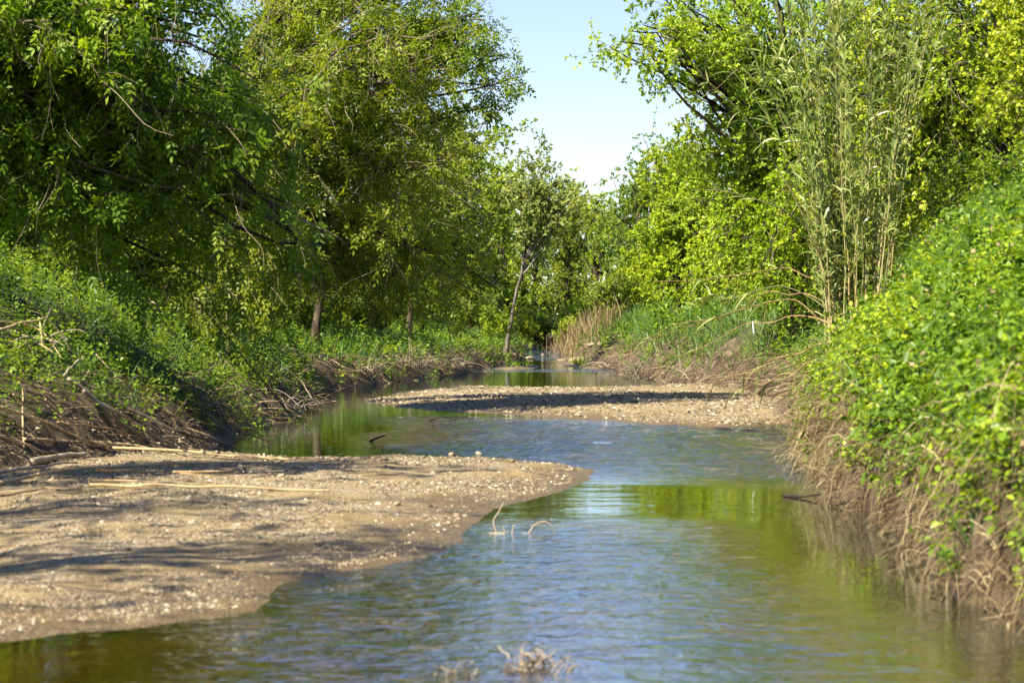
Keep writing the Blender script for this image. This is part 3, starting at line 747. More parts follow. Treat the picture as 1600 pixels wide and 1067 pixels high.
for x, y, k, s, lb in [(1.2, 74, 0, 1.3, 'light green bush behind the rust coloured reeds'), (5.4, 60, 1, 1.1, 'small lime bush beside the reeds on the right'),
                       (-0.8, 63, 1, 1.0, 'light green bush right behind the poplar trunk'), (4.6, 66, 0, 1.4, 'round green bush beyond the lime bush at the bend'), (7.2, 56, 1, 1.4, 'wide lime bush at the foot of the pale tree'),
                       (7.4, 41, 1, 1.2, 'lime bush at the foot of the bright tree on the right'), (3.9, 82, 1, 1.3, 'pale bush closing the view at the far end'), (1.2, 86, 1, 1.4, 'pale bush left of the one closing the view'), (3.1, 76, 1, .9, 'small pale bush right above the little fall'), (0.5, 72, 1, .8, 'small pale bush left above the little fall'), (8.2, 24, 3, .9, 'dark shrub on the right bank top behind the cane clump'),
                       (9.0, 32, 1, 1.4, 'yellow-green bush under the tall tree behind the canes'), (6.2, 19.2, 3, .8, 'glossy dark bush on top of the right bank by the edge')]:
    put_bush(x, y, k, s, lb, x)

for i, (x, y, k, s) in enumerate(by_place([(-7.6, 46, 0, 1.0), (-9.6, 40, 0, 1.1), (-11, 31, 0, 1.0), (-13, 36, 0, 1.2), (-7, 66, 0, 1.2), (-4.2, 69, 0, 1.1), (-2.6, 78, 0, 1.2), (-9, 60, 0, 1.2), (-13, 48, 0, 1.2), (0.2, 80, 0, 1.1), (-5.5, 84, 0, 1.3), (-7.4, 27.5, 2, .75), (-9.0, 24.5, 2, .8), (-6.6, 33, 2, .8), (-5.9, 40, 2, .75), (-4.9, 47, 0, .75)])):
    place_tree('thicket', K_thick[k], gp(x, y, -.2), 'dense green thicket between the left trunks, ' + ORD[i] + ' thicket from the left edge', i * 1.7, s, 'thickets of the left wood', 'thicket')
for i, (x, y, k, s) in enumerate(by_place([(8.2, 33.5, 1, .95), (10.5, 29, 1, 1.0), (8.8, 44, 1, 1.1), (11.5, 36, 1, 1.2), (8.0, 54, 1, 1.0), (12, 52, 1, 1.2), (6.6, 72, 1, 1.0), (9.6, 72, 1, 1.2), (15, 40, 1, 1.2), (7.0, 86, 0, 1.2), (11, 88, 0, 1.3), (4.6, 100, 0, 1.3)])):
    place_tree('thicket', K_thick[k], gp(x, y, -.2), 'dense bright thicket in the right wood, ' + ORD[i] + ' thicket right of the sky gap', i * 1.7, s, 'thickets of the right wood', 'thicket')

# ------------------------------------------------------------------ ground cover
def scatter(r, n, x0, x1, y0, y1, power=1.6):
    """points denser near the camera, kept to what the view can hold"""
    u = r.random(n)
    a = 1 - power
    y = (y0 ** a + u * (y1 ** a - y0 ** a)) ** (1 / a)
    x = x0 + (x1 - x0) * r.random(n)
    k = (np.abs(x) < .39 * y + 0.8)
    return x[k], y[k] * REACH

def shoots(B, Bs, r, x, y, h, nlev, L, Wd, tint, lean=.45, fine=True):
    z = ground(x, y); nn = gnormal(x, y)
    up = nrm(nn * lean + np.array([0, 0, 1.]) * (1 - lean) + .22 * r.normal(size=nn.shape))
    base = np.stack([x, y, z], -1)
    n = len(x)
    bend = .25 * h[:, None] * nrm(r.normal(size=(n, 3)) * np.array([1, 1, .1]) + nn * .6)
    if Bs is not None:
        t = np.linspace(0, 1, 4)[None, :, None]
        ribbons(Bs, base[:, None] + up[:, None] * h[:, None, None] * t + bend[:, None] * t * t, np.array([.004, .0035, .003, .002])[None] * np.ones((n, 1)), nrm(np.cross(up, rand_unit(r, n))), .4)
    a0 = r.random(n) * 6.28
    e1 = nrm(np.cross(up, np.array([1., .3, .1]))); e2 = np.cross(up, e1)
    for k in range(nlev):
        f = .25 + .75 * (k + 1) / nlev
        c = base + up * h[:, None] * f + bend * f * f
        for s in (0, 1):
            a = a0 + k * 1.57 + s * math.pi + .4 * r.normal(size=n)
            rad = e1 * np.cos(a)[:, None] + e2 * np.sin(a)[:, None]
            top = (k == nlev - 1)
            D = rad + up * ((.55 if top else .12) + .25 * r.normal(size=(n, 1)))
            sz = (1.1 - .45 * f) * (.45 + .95 * r.random(n))
            leaves(B, c + rad * .01, D, up + .3 * r.normal(size=(n, 3)), L * sz, Wd * sz, np.clip(tint + .25 * (r.random(n) - .5) + .22 * (f - .6), 0, 1), fine)

def blades(B, r, x, y, h, wd, tint, lean=None, curl=.5, up_w=1.0):
    n = len(x); z = ground(x, y); nn = gnormal(x, y)
    base = np.stack([x, y, z - .01], -1)
    d = nrm(np.array([0, 0, up_w]) + nn * .35 + .35 * r.normal(size=(n, 3)) + (0 if lean is None else lean))
    side = nrm(np.cross(d, rand_unit(r, n)))
    t = np.linspace(0, 1, 4)[None, :, None]
    fall = nrm(r.normal(size=(n, 3)) * np.array([1, 1, .2]) + nn * np.array([1, 1, 0]) - np.array([0, 0, .5]))
    Pl = base[:, None] + d[:, None] * h[:, None, None] * t + fall[:, None] * h[:, None, None] * curl * t * t * r.random((n, 1, 1))
    ribbons(B, Pl, wd[:, None] * np.array([.8, 1, .75, .08])[None], side, tint)

r = np.random.default_rng(301)
# right bank, near: leafy nettle-like cover
x, y = scatter(r, 31000, 2.5, 8.5, 6.2, 20.5, 1.7)
u = x - xr(y)
msk = sstep(.25, .8, ground(x, y) + (fbm(x * 1.9 + 7, y * 1.5, 3) - .5) * 1.7) * (1 - .8 * sstep(1.5, 2.4, u + (fbm(x * .8, y * .8 + 4, 2) - .5) * 1.2))
k = (u > .02) & (r.random(len(x)) < msk)
x, y = x[k], y[k]
B, Bs = Buf(), Buf()
tint = np.clip(.15 + .75 * fbm(x * 1.4, y * 1.4, 2) + .12 * r.normal(size=len(x)), 0, 1)
hh = (.06 + .14 * r.random(len(x)) + .24 * sstep(.4, .75, fbm(x * 2.3 + 4, y * 2.3, 2)))
# a coarser, broader leaved kind grows among them
kb = (sstep(.52, .6, fbm(x * 1.1 + 50, y * 1.1, 2)) > r.random(len(x))) & (r.random(len(x)) < .35)
Bb = Buf(); shoots(Bb, None, r, x[kb], y[kb], hh[kb] + .1, 3, .115, .08, np.clip(tint[kb] * .6, 0, 1), .45)
tag(Bb.build('broad_leaf_plants', M['leaf_under']), 'darker broad leaved weeds scattered through the near right bank cover', 'ground cover', kind='stuff')
kg = (x < 99) & (r.random(len(x)) < .28)
Bg = Buf(); blades(Bg, r, x[kg], y[kg], .3 + .35 * r.random(kg.sum()), np.full(kg.sum(), .004), np.clip(.3 + .5 * r.random(kg.sum()), 0, 1), curl=.8)
tag(Bg.build('near_bank_grass', M['grass']), 'loose grass blades standing out of the near right bank cover', 'grass', kind='stuff')
kd = r.random(len(x)) < .06
Bd = Buf(); shoots(Bd, None, r, x[kd], y[kd], hh[kd] + .04, 2, .08, .05, .3 + .4 * r.random(kd.sum()), .5, fine=False)
tag(Bd.build('withered_leaves', M['straw']), 'withered brown leaves among the near right bank weeds', 'dead leaves', kind='stuff')
nr = y < 11.5 * REACH
shoots(B, Bs, r, x[nr], y[nr], hh[nr], 4, .074, .054, tint[nr], .35)
shoots(B, Bs, r, x[~nr], y[~nr], hh[~nr], 4, .08, .058, tint[~nr], .35, fine=False)
tag(B.build('bank_plants', M['leaf_nettle']), 'bright leafy ground cover of broad leaved weeds on the near right bank', 'ground cover', kind='stuff')
tag(Bs.build('bank_plant_stems', M['grass'], smooth=True), 'thin green stems of the weeds covering the near right bank', 'ground cover', kind='stuff')
x, y = scatter(r, 9000, 3, 12, 19.5, 55, 1.7)
u = x - xr(y)
k = (u > .15) & (u < 7) & (r.random(len(x)) < sstep(.45, .6, fbm(x * .9 + 1, y * .9 + 3, 3)) * sstep(.0, .5, u))
x, y = x[k], y[k]
B = Buf()
sc_ = np.clip(y / REACH / 24, .9, 1.8)
shoots(B, None, r, x, y, .25 + .45 * r.random(len(x)), 4, .09 * sc_, .05 * sc_, np.clip(.1 + .8 * fbm(x * 1.2 + 2, y * 1.2, 2), 0, 1), .4, fine=False)
tag(B.build('right_bank_weeds', M['leaf_under']), 'patches of taller weeds among the grass of the far right bank', 'ground cover', kind='stuff')
# right bank, top and farther: grass
x, y = scatter(r, 46000, 2.5, 13, 7, 60, 1.5)
u = x - xr(y)
msk = np.where(y > 20 * REACH, sstep(.2, .8, u + (fbm(x, y, 3) - .5) * 1.3), sstep(1.1, 1.9, u))
k = (u > .2) & (r.random(len(x)) < msk * .95)
x, y = x[k], y[k]
B = Buf()
blades(B, r, x, y, (.18 + .38 * r.random(len(x))) * np.where(y < 20 * REACH, 1.5, 1) * np.clip(y / REACH / 25, .8, 1.5), .006 * np.clip(y / REACH / 16, .8, 2.5), np.clip(.1 + .8 * fbm(x * .8, y * .8, 2) + .12 * r.normal(size=len(x)), 0, 1), curl=.7)
tag(B.build('right_bank_grass', M['grass']), 'long green grass along the top and far part of the right bank', 'grass', kind='stuff')
# left bank
x, y = scatter(r, 25000, -14, 2, 13, 62, 1.8)
u = xl(y) - x
msk = (.38 + .62 * sstep(.0, .7, u + (fbm(x * 1.1 + 3, y * 1.1, 3) - .5) * 1.8)) * (1 - .6 * sstep(4.5, 8, u))
msk = msk * np.where(y < 20.5 * REACH, .7 + .3 * sstep(.5, 1.3, u + (fbm(x * 1.3, y * 1.3, 2) - .5)), 1)
k = (u > .1) & (r.random(len(x)) < msk)
x, y = x[k], y[k]
B = Buf()
tint = np.clip(.1 + .8 * fbm(x * 1.2 + 9, y * 1.2, 2) + .12 * r.normal(size=len(x)), 0, 1)
shoots(B, None, r, x, y, .15 + .28 * r.random(len(x)), 4, .085 * np.clip(y / REACH / 24, .9, 1.8), .055 * np.clip(y / REACH / 24, .9, 1.8), tint, .4, fine=False)
tag(B.build('left_bank_weeds', M['leaf_under']), 'low green weeds covering the slope of the left bank', 'ground cover', kind='stuff')
x, y = scatter(r, 44000, -14, 3, 13, 70, 1.6)
u = xl(y) - x
msk = sstep(.3, 1.0, u + (fbm(x * .9 + 13, y * .9, 3) - .5) * 1.8) * (.35 + .65 * sstep(.45, .6, fbm(x * .6, y * .6 + 9, 2)))
k = (u > .1) & (r.random(len(x)) < msk)
x, y = x[k], y[k]
B = Buf()
blades(B, r, x, y, (.16 + .3 * r.random(len(x))) * np.clip(y / REACH / 25, .8, 1.5), .0055 * np.clip(y / REACH / 16, .8, 2.5), np.clip(.15 + .8 * fbm(x * .8 + 5, y * .8, 2) + .12 * r.normal(size=len(x)), 0, 1), curl=.7)
tag(B.build('left_bank_grass', M['grass']), 'green grass growing in swathes on the left bank', 'grass', kind='stuff')
# green grass and moss by the small fall at the far end
x = -1.5 + 9 * r.random(11000); y = (50 + 45 * r.random(11000)) * REACH
k = (ground(x, y) > wz(y) + .03) & (fbm(x * .5, y * .35 + 4, 2) > .42); x, y = x[k], y[k]
B = Buf(); blades(B, r, x, y, .12 + .25 * r.random(len(x)), np.full(len(x), .02), np.clip(.2 + .7 * fbm(x, y, 2) + .1 * r.normal(size=len(x)), 0, 1))
tag(B.build('far_grass', M['moss']), 'mossy green grass around the little fall at the far end', 'grass', kind='stuff')
# dead straw thatch on the earth faces
x, y = scatter(r, 76000, -9, 8, 6.3, 60, 1.6)
ur, ul = bank_u(x, y); u = np.maximum(ur, ul)
k = (u > -.05) & (u < 1.5) & (r.random(len(x)) < np.where((ul > 0) & (y < 21 * REACH), 2.5, 1) * (1 - sstep(.6, 1.5, u)) * (.3 + .7 * sstep(.3, .55, fbm(x * 1.5 + 2, y * 1.2, 3))))
x, y = x[k], y[k]
B = Buf()
blades(B, r, x, y, (.15 + .35 * r.random(len(x))) * np.clip(y / REACH / 20, .8, 1.6), .003 * np.clip(y / REACH / 12, .8, 3), np.clip(.1 + .9 * r.random(len(x)) ** 1.3, 0, 1), lean=np.array([0, 0, -1.1]) + gnormal(x, y) * .4, curl=1.0, up_w=.35)
tag(B.build('dry_thatch', M['straw']), 'dead straw and roots matted over the bare earth of both banks', 'straw', kind='stuff')

# ------------------------------------------------------------------ gravel
def pebbles(B, r, x, y, s, tint, sink=.25):
    n = len(x)
    o = np.array([[1, 0, 0], [0, 1, 0], [-1, 0, 0], [0, -1, 0], [.1, .1, .9], [0, 0, -1]], float) * np.array([1, 1, 1.5]) - np.array([0, 0, .25])
    f = np.array([[4, 0, 1], [4, 1, 2], [4, 2, 3], [4, 3, 0]])
    v = o[None] * (1 + .22 * r.normal(size=(n, 6, 1))) * (s[:, None, None] * np.array([1, .75, .5]) * (1 + .2 * r.normal(size=(n, 1, 3))))
    a = r.random(n) * 6.28; ca, sa = np.cos(a)[:, None], np.sin(a)[:, None]
    vx = v[:, :, 0] * ca - v[:, :, 1] * sa; vy = v[:, :, 0] * sa + v[:, :, 1] * ca
    z = ground(x, y)
    v = np.stack([vx + x[:, None], vy + y[:, None], v[:, :, 2] + z[:, None] + (s * sink)[:, None] * .5], -1)
    t = (np.arange(n)[:, None, None] * 6 + f[None]).reshape(-1, 3)
    B.add(v, tris=t, tint=np.repeat(tint, 6))
m, nt, out = new_mat('gravel_stone')
at = N(nt, 'ShaderNodeAttribute', attribute_name='tint')
rp = ramp(nt, [(0, (.035, .025, .014)), (.3, (.12, .088, .045)), (.6, (.22, .17, .09)), (.85, (.34, .28, .175)), (1, (.54, .49, .38))]); nt.links.new(at.outputs['Fac'], rp.inputs[0])
geo = N(nt, 'ShaderNodeNewGeometry'); no = N(nt, 'ShaderNodeTexNoise'); no.inputs['Scale'].default_value = 70; nt.links.new(geo.outputs['Position'], no.inputs['Vector'])
mx = N(nt, 'ShaderNodeMix', data_type='RGBA', blend_type='OVERLAY'); mx.inputs['Factor'].default_value = .5
nt.links.new(rp.outputs[0], mx.inputs['A']); nt.links.new(no.outputs['Fac'], mx.inputs['B'])
pb = N(nt, 'ShaderNodeBsdfPrincipled'); pb.inputs['Roughness'].default_value = .7; nt.links.new(mx.outputs['Result'], pb.inputs['Base Color']); nt.links.new(pb.outputs[0], out.inputs[0])
M['stone'] = m
x, y = scatter(r, 230000, -7, 6, 7, 40, 2.2)
s = bars(x, y); ur, ul = bank_u(x, y)
patch = sstep(.36, .62, fbm(x * 1.1 + 3, y * .8 + 8, 3)) + .12
hb = ground(x, y) - wz(y)
k = ((s > -.2) | ((s > -.9) & (r.random(len(x)) < .3))) & ((hb > .012) | (hb < -.035)) & (np.maximum(ur, ul) < .3) & (r.random(len(x)) < patch)
x, y = x[k], y[k]
print('pebbles', len(x))
B = Buf()
pebbles(B, r, x, y, (.007 + .017 * r.random(len(x)) ** 2.4) * np.clip(y / REACH / 11, .8, 2.4), np.clip(r.beta(1.6, 1.8, len(x)), 0, 1))
tag(B.build('gravel', M['stone']), 'tan and pale gravel strewn over the two river bars', 'gravel', kind='stuff')

# drift litter: bits of reed, dark leaves and twigs left on the bars
x, y = scatter(r, 9000, -6, 5.5, 7.5, 38, 1.8)
s = bars(x, y); ur, ul = bank_u(x, y)
k = (s > -.03) & (np.maximum(ur, ul) < .2) & (r.random(len(x)) < .12 + .5 * (np.abs(s - .12) < .07) + .5 * sstep(.6, .7, fbm(x * .9 + 70, y * .6, 2)) + .5 * sstep(-1.2, -.2, np.maximum(ur, ul)))
x, y = x[k], y[k]; n = len(x)
a = r.normal(size=n) * .6 + np.where(r.random(n) < .2, 1.5, 0); L = (.02 + .10 * r.random(n) ** 2.5) * np.clip(y / REACH / 12, .8, 1.8)
t = np.linspace(-.5, .5, 3)[None, :, None]
d = np.stack([np.cos(a), np.sin(a), .12 * r.normal(size=n)], -1)
pl = np.stack([x, y, ground(x, y) + .012], -1)[:, None] + d[:, None] * L[:, None, None] * t
B = Buf(); tubes(B, pl, (.0028 * np.clip(y / REACH / 12, .8, 2))[:, None] * np.array([.7, 1, .6])[None], 3, np.clip(r.random(n) ** 1.5, 0, 1))
tag(B.build('drift_litter', M['straw']), 'bits of reed, twig and dead leaf strewn over the gravel bars', 'litter', kind='stuff')

# ------------------------------------------------------------------ canes
def stick_mesh(B, pts, r0, r1, K=None, sides=7, nodes=0, tint=.5):
    pts = np.asarray(pts, float)
    K = K or max(6, 5 * len(pts))
    p = smooth_path(pts, K) if len(pts) > 2 else smooth_path(pts, K)
    rad = np.linspace(r0, r1, K)
    if nodes:
        # a swollen ring at each joint of the cane
        L = np.linalg.norm(np.diff(p, axis=0), axis=1).sum()
        t = np.linspace(0, 1, K)
        pp, rr = [], []
        js = (np.arange(int(L / nodes)) + .6) / max(1, L / nodes)
        tt = np.sort(np.concatenate([t] + [js + e for e in (-.012 / L, -.004 / L, .004 / L, .012 / L)]))
        tt = tt[(tt >= 0) & (tt <= 1)]
        p = np.stack([np.interp(tt, t, p[:, i]) for i in range(3)], -1)
        rad = np.interp(tt, t, rad)
        for j in js: rad = rad * (1 + .28 * (np.abs(tt - j) < .0065 / L))
    p = np.concatenate([p[:1] - (p[1] - p[0]) * 1e-3, p, p[-1:] + (p[-1] - p[-2]) * 1e-3]); rad = np.concatenate([[rad[0] * .05], rad, [rad[-1] * .05]])
    tubes(B, p[None], rad[None], sides, tint)

def cane_leaves(B, r, path, t0, n, L, wd, tint0=.5):
    t = t0 + (1 - t0) * r.random(n)
    p, tg = at_t(np.repeat(path[None], n, 0), t)
    d = nrm(tg * 1.0 + rand_unit(r, n) * .75)
    Ln = L * (.5 + .7 * r.random(n))
    side = nrm(np.cross(d, rand_unit(r, n)))
    tt = np.linspace(0, 1, 5)[None, :, None]
    Pl = p[:, None] + d[:, None] * Ln[:, None, None] * tt - np.array([0, 0, 1.]) * Ln[:, None, None] * (.15 + .75 * r.random((n, 1, 1))) * tt ** 2.2
    ribbons(B, Pl, wd * (.7 + .5 * r.random((n, 1))) * np.array([.7, 1, .9, .55, .05])[None], side, np.clip(tint0 + .35 * r.normal(size=n), 0, 1))

r = np.random.default_rng(401)
D0 = 19.0
cb = np.array([4.62, D0 * REACH, gz(4.62, D0 * REACH)])
croot = empty('cane_clump', (cb[0], cb[1], gz(cb[0], cb[1]) - .05))
tag(croot, 'tall clump of upright giant canes with thin grey green leaves on the right bank', 'cane clump')
variants = []
for v in range(14):
    H = 4.4 + 1.9 * r.random()
    out_ = .3 + 1.9 * (v / 13) ** 1.3
    path = smooth_path([(0, 0, 0), (out_ * .16, .03 * r.normal(), H * .33), (out_ * .48, .06 * r.normal(), H * .68), (out_, .1 * r.normal(), H)], 16)
    path[1:] += np.cumsum(r.normal(size=(15, 3)) * .022, axis=0)
    Bs, Bl = Buf(), Buf()
    stick_mesh(Bs, path, .010 + .004 * r.random(), .0025, 16, 6, nodes=.28, tint=.25 + .6 * r.random())
    cane_leaves(Bl, r, path, .22, 66, .38, .013)
    variants.append((Bs.mesh('cane_stem', M['cane_tall'] if v % 3 else M['cane_green'], True), Bl.mesh('cane_leaves', M['cane_leaf'])))
for i in range(58):
    ste, lea = variants[int(min(13, abs(r.normal()) * 6))]
    a = r.random() * 6.28; rad = .42 * math.sqrt(r.random())
    if i % 3 == 0: a = math.pi + .5 * r.normal()
    bx, by = math.cos(a) * rad * .95, math.sin(a) * rad * .9
    s = link('stem', ste, croot)
    s.location = (bx, by, gz(cb[0] + bx, cb[1] + by) - gz(cb[0], cb[1]) + .02)
    s.rotation_euler = (0, 0, a + .5 * r.normal()); f = .8 + .4 * r.random(); s.scale = (1, 1, f)
    link('leaves', lea, s)

def stick(name, label, cat, pts, r0, r1, mat, nodes=0, group=None, side=(), leaf=0, tint=.5):
    """one stick, cane or branch; side shoots are parts"""
    pts = [np.array(p, float) for p in pts]
    rj = np.random.default_rng(sum(map(ord, label)))
    Ls = float(np.linalg.norm(pts[-1] - pts[0]))
    if Ls > .35:
        q = smooth_path(pts, 8); q[1:-1] += rj.normal(size=(6, 3)) * .005 * min(Ls, 2.5); pts = list(q)
    b = pts[0].copy()
    B = Buf(); stick_mesh(B, [p - b for p in pts], r0, r1, nodes=nodes, tint=tint)
    o = B.build(name, M[mat], smooth=True)
    o.location = b
    for s in side:
        B = Buf(); stick_mesh(B, [np.array(q, float) - b for q in s], r0 * .55, r1 * .4, tint=tint)
        B.build('side_shoot', M[mat], o, smooth=True)
    if leaf:
        B = Buf(); path = smooth_path([p - b for p in pts], 16)
        cane_leaves(B, np.random.default_rng(int(abs(b[0]) * 1000) + leaf), path, .45, leaf, .3, .011)
        B.build('leaves', M['cane_leaf'], o)
    return tag(o, label, cat, group)

C = lambda px, py, d: P(px, py, d)
# bent and fallen canes around the clump
for pts, lb, lf in [
    ([C(1312, 470, D0), C(1262, 350, D0 - 0.3), C(1175, 200, D0 - 0.6), C(1094, 118, D0 - 0.8)], 'long cane leaning out left from the clump towards the sky', 24),
    ([C(1318, 460, D0), C(1250, 350, D0 - 0.25), C(1175, 310, D0 - 0.5), C(1084, 297, D0 - 0.65)], 'cane bent low to the left, its tip level with the pale tree', 16),
    ([C(1330, 470, D0), C(1290, 330, D0 - 0.2), C(1215, 170, D0 - 0.4), C(1150, 40, D0 - 0.6)], 'leaning cane just right of the long outermost one', 24),
    ([C(1350, 470, D0), C(1385, 300, D0 - 0.15), C(1430, 150, D0 - 0.25), C(1455, 20, D0 - 0.3)], 'cane leaning right, outermost of the clump on that side', 24)]:
    stick('leaning_cane', lb, 'cane', pts, .014, .004, 'cane_green', .3, leaf=lf)
for pts, lb, lf, m_ in [
    ([C(1312, 486, D0 + 0.1), C(1240, 462, D0 + 0.75), C(1178, 475, D0 + 1.5), C(1060, 508, D0 + 3.0), C(935, 549, D0 + 5.5)], 'longest fallen cane arching down left to the far water edge', 14, 'cane'),
    ([C(1316, 515, D0 - 0.15), C(1249, 498, D0 + 0.25), C(1181, 507, D0 + 0.75), C(1104, 541, D0 + 1.5), C(1050, 560, D0 + 2.0)], 'fallen brown cane below the longest one, over the earth face', 8, 'cane'),
    ([C(1305, 455, D0 + 0.25), C(1249, 429, D0 + 0.5), C(1171, 423, D0 + 1.0), C(1020, 440, D0 + 2.5)], 'thin dry cane lying almost level across the grassy bank top', 6, 'cane'),
    ([C(1296, 535, D0 - 0.5), C(1215, 559, D0 + 0.25), C(1117, 600, D0 + 1.5)], 'pale cane sloping down onto the far gravel bar', 4, 'cane'),
    ([C(1280, 560, D0 - 0.5), C(1205, 592, D0 + 0.5), C(1140, 612, D0 + 1.5)], 'short cane resting its tip on the far gravel bar', 4, 'cane'),
    ([C(1310, 500, D0), C(1235, 478, D0 + 0.5), C(1130, 490, D0 + 1.75), C(1010, 530, D0 + 4.0)], 'bundled fallen cane with drooping dry leaves beside the longest', 22, 'cane'),
    ([C(1300, 490, D0 - 0.2), C(1230, 455, D0 + 0.2), C(1150, 460, D0 + 0.9), C(1085, 478, D0 + 1.5)], 'fallen greenish cane on the bank with grass around it', 20, 'cane_green')]:
    rq = np.random.default_rng(len(lb)); pts = smooth_path(pts, 9); pts[1:-1] += rq.normal(size=(7, 3)) * .05
    stick('fallen_cane', lb, 'cane', pts, .010, .004, m_, .3, leaf=lf * 2, tint=.2 + .4 * rq.random())
stick('white_stake', 'short white stake standing in the earth of the right bank', 'stake', [C(1178, 522, 26), C(1176, 502, 26)], .011, .010, 'white_wood' if 'white_wood' in M else 'bark_pale', tint=.95)

# fallen canes and branches on the left
def lay(*q): return [G(px, py, l) for px, py, l in q]
E = lambda px, py, d: P(px, py, d)
for pts, r0, lb, m_, cat in [
    ([G(-60, 618, clear=.27), G(60, 660, clear=.27), G(178, 704, .03)], .018, 'yellow cane slanting from the left edge down to the gravel', 'cane', 'cane'),
    ([G(106, 592, clear=.27), G(190, 648, clear=.27), G(272, 699, .03)], .022, 'long grey branch slanting down the left bank to the water edge', 'drift', 'branch'),
    ([G(130, 616, clear=.27), G(185, 660, clear=.27), G(242, 701, .03)], .02, 'mottled pale branch just below the long grey one', 'bark_pale', 'branch'),
    ([G(36, 712, -.03), G(35, 612, clear=.27)], .011, 'upright cane standing at the foot of the left bank', 'cane', 'cane'),
    ([G(70, 628, clear=.27), G(130, 686, .02)], .013, 'thin cane between the upright one and the pale branch', 'cane', 'cane'),
    ([G(-40, 672, clear=.27), G(75, 714, .03)], .02, 'lowest cane at the left edge, half sunk in litter', 'cane', 'cane'),
    ([G(38, 703, .05), G(160, 706, .05), G(285, 710, .04)], .017, 'cane lying level along the top of the gravel bar', 'cane', 'cane'),
    ([G(200, 642, clear=.27), G(290, 680, clear=.27), G(366, 697, .02)], .022, 'dark curved branch dipping into the water margin', 'wet_wood', 'branch'),
    ([G(100, 590, clear=.27), G(129, 558, clear=.27)], .016, 'broken stick pointing up from the left bank', 'drift', 'stick'),
    ([G(-30, 524, clear=.27), G(72, 497, clear=.27)], .022, 'thick broken cane jutting from the bank at the left edge', 'cane', 'cane'),
    ([G(61, 503, clear=.27), G(65, 541, clear=.27)], .014, 'short cane hanging straight down from the broken one', 'cane', 'cane'),
    ([G(55, 537, clear=.27), G(90, 563, clear=.27)], .016, 'cane stub sloping right below the broken cane', 'cane', 'cane'),
    ([G(-20, 500, clear=.27), G(60, 515, clear=.27), G(95, 560, clear=.27)], .012, 'thin bent cane curving over the stubs at the left edge', 'cane', 'cane'),
    ([G(440, 570, clear=.27), G(475, 602, clear=.27), G(500, 643, -.05)], .013, 'thin pale branch drooping from the bank into the pool', 'drift', 'branch'),
    ([G(335, 630, clear=.27), G(384, 614, clear=.27)], .013, 'forked dry twig lying across the left slope', 'drift', 'twig'),
    ([G(285, 597, clear=.27), G(350, 568, clear=.27)], .010, 'slim straight twig on the green left slope', 'drift', 'twig'),
    ([G(290, 420, clear=.27), G(300, 470, clear=.27), G(320, 490, clear=.27)], .016, 'curved bare branch hanging above the weeds on the left', 'drift', 'branch'),
    ([G(225, 420, clear=.27), G(232, 475, clear=.27), G(258, 493, clear=.27)], .012, 'thin bare vine trailing down onto the left slope', 'drift', 'vine'),
    ([G(172, 704, .03), G(378, 718, .03), G(456, 722, .02)], .016, 'long thin cane reaching from the gravel to the pool edge', 'cane', 'cane'),
    ([G(-10, 762, .03), G(82, 746, .04), G(206, 735, .04), G(413, 727, .03)], .017, 'long pale cane lying across the upper gravel bar', 'cane', 'cane'),
    ([G(138, 765, .03), G(268, 765, .03), G(516, 772, .03)], .015, 'longest straight cane lying level on the open gravel', 'cane', 'cane'),
    ([G(143, 758, .04), G(215, 759, .04)], .014, 'short cane lying just behind the little peg', 'cane', 'cane'),
    ([G(138, 781, -.03), P(139, 750, float(G(138, 781)[1]) / REACH)], .009, 'little upright peg stuck in the gravel', 'cane', 'stick'),
    ([G(48, 730, .05), G(90, 722, .06), G(133, 717, .05)], .042, 'short thick brown log at the foot of the left bank', 'drift', 'log'),
    ([G(-10, 745, .03), G(60, 735, .04), G(120, 728, .03)], .02, 'bent brown branch in front of the short log', 'drift', 'branch'),
    ([G(270, 742, .03), G(360, 740, .03), G(375, 733, .06)], .012, 'small hooked twig on the gravel near the pool', 'cane', 'twig')]:
    stick('fallen_cane' if cat == 'cane' else ('fallen_' + cat), lb, cat, pts, r0 * 1.0, r0 * .55, m_, .3 if m_ == 'cane' else 0, tint=.68)

rs = np.random.default_rng(77)
for k, (ax, ay, bx, by, lb) in enumerate([(10, 590, 110, 640, 'thin cane crossing the dark slope just above the yellow one'), (150, 560, 215, 628, 'bare grey stem lying down the slope beside the dark branch'), (-20, 655, 60, 690, 'short cane under the yellow one at the left edge'),
        (230, 610, 330, 668, 'fine dry stem low on the slope above the water margin'), (340, 560, 420, 640, 'dry stem leaning down above the quiet pool'), (20, 620, 95, 700, 'thin stick leaning against the upright cane'), (300, 660, 420, 690, 'thin dark stem trailing to the pool edge'),
        (90, 660, 230, 690, 'pale cane half hidden at the foot of the slope'), (390, 520, 470, 560, 'dead twig on the slope below the root tangles'), (180, 590, 260, 600, 'short level twig in the middle of the weeds'), (150, 735, 330, 745, 'thin straw cane among the gravel below the log'), (0, 775, 120, 762, 'thin cane at the left edge of the gravel')]):
    c_ = .16 if ay < 700 else .03
    stick('fallen_cane' if 'cane' in lb else 'fallen_twig', lb, 'cane' if 'cane' in lb else 'twig', [G(ax, ay, clear=c_ + .1), G((ax + bx) / 2, (ay + by) / 2 - 3, clear=c_), G(bx, by, clear=.03)], .011, .005, 'cane' if 'cane' in lb else 'drift')

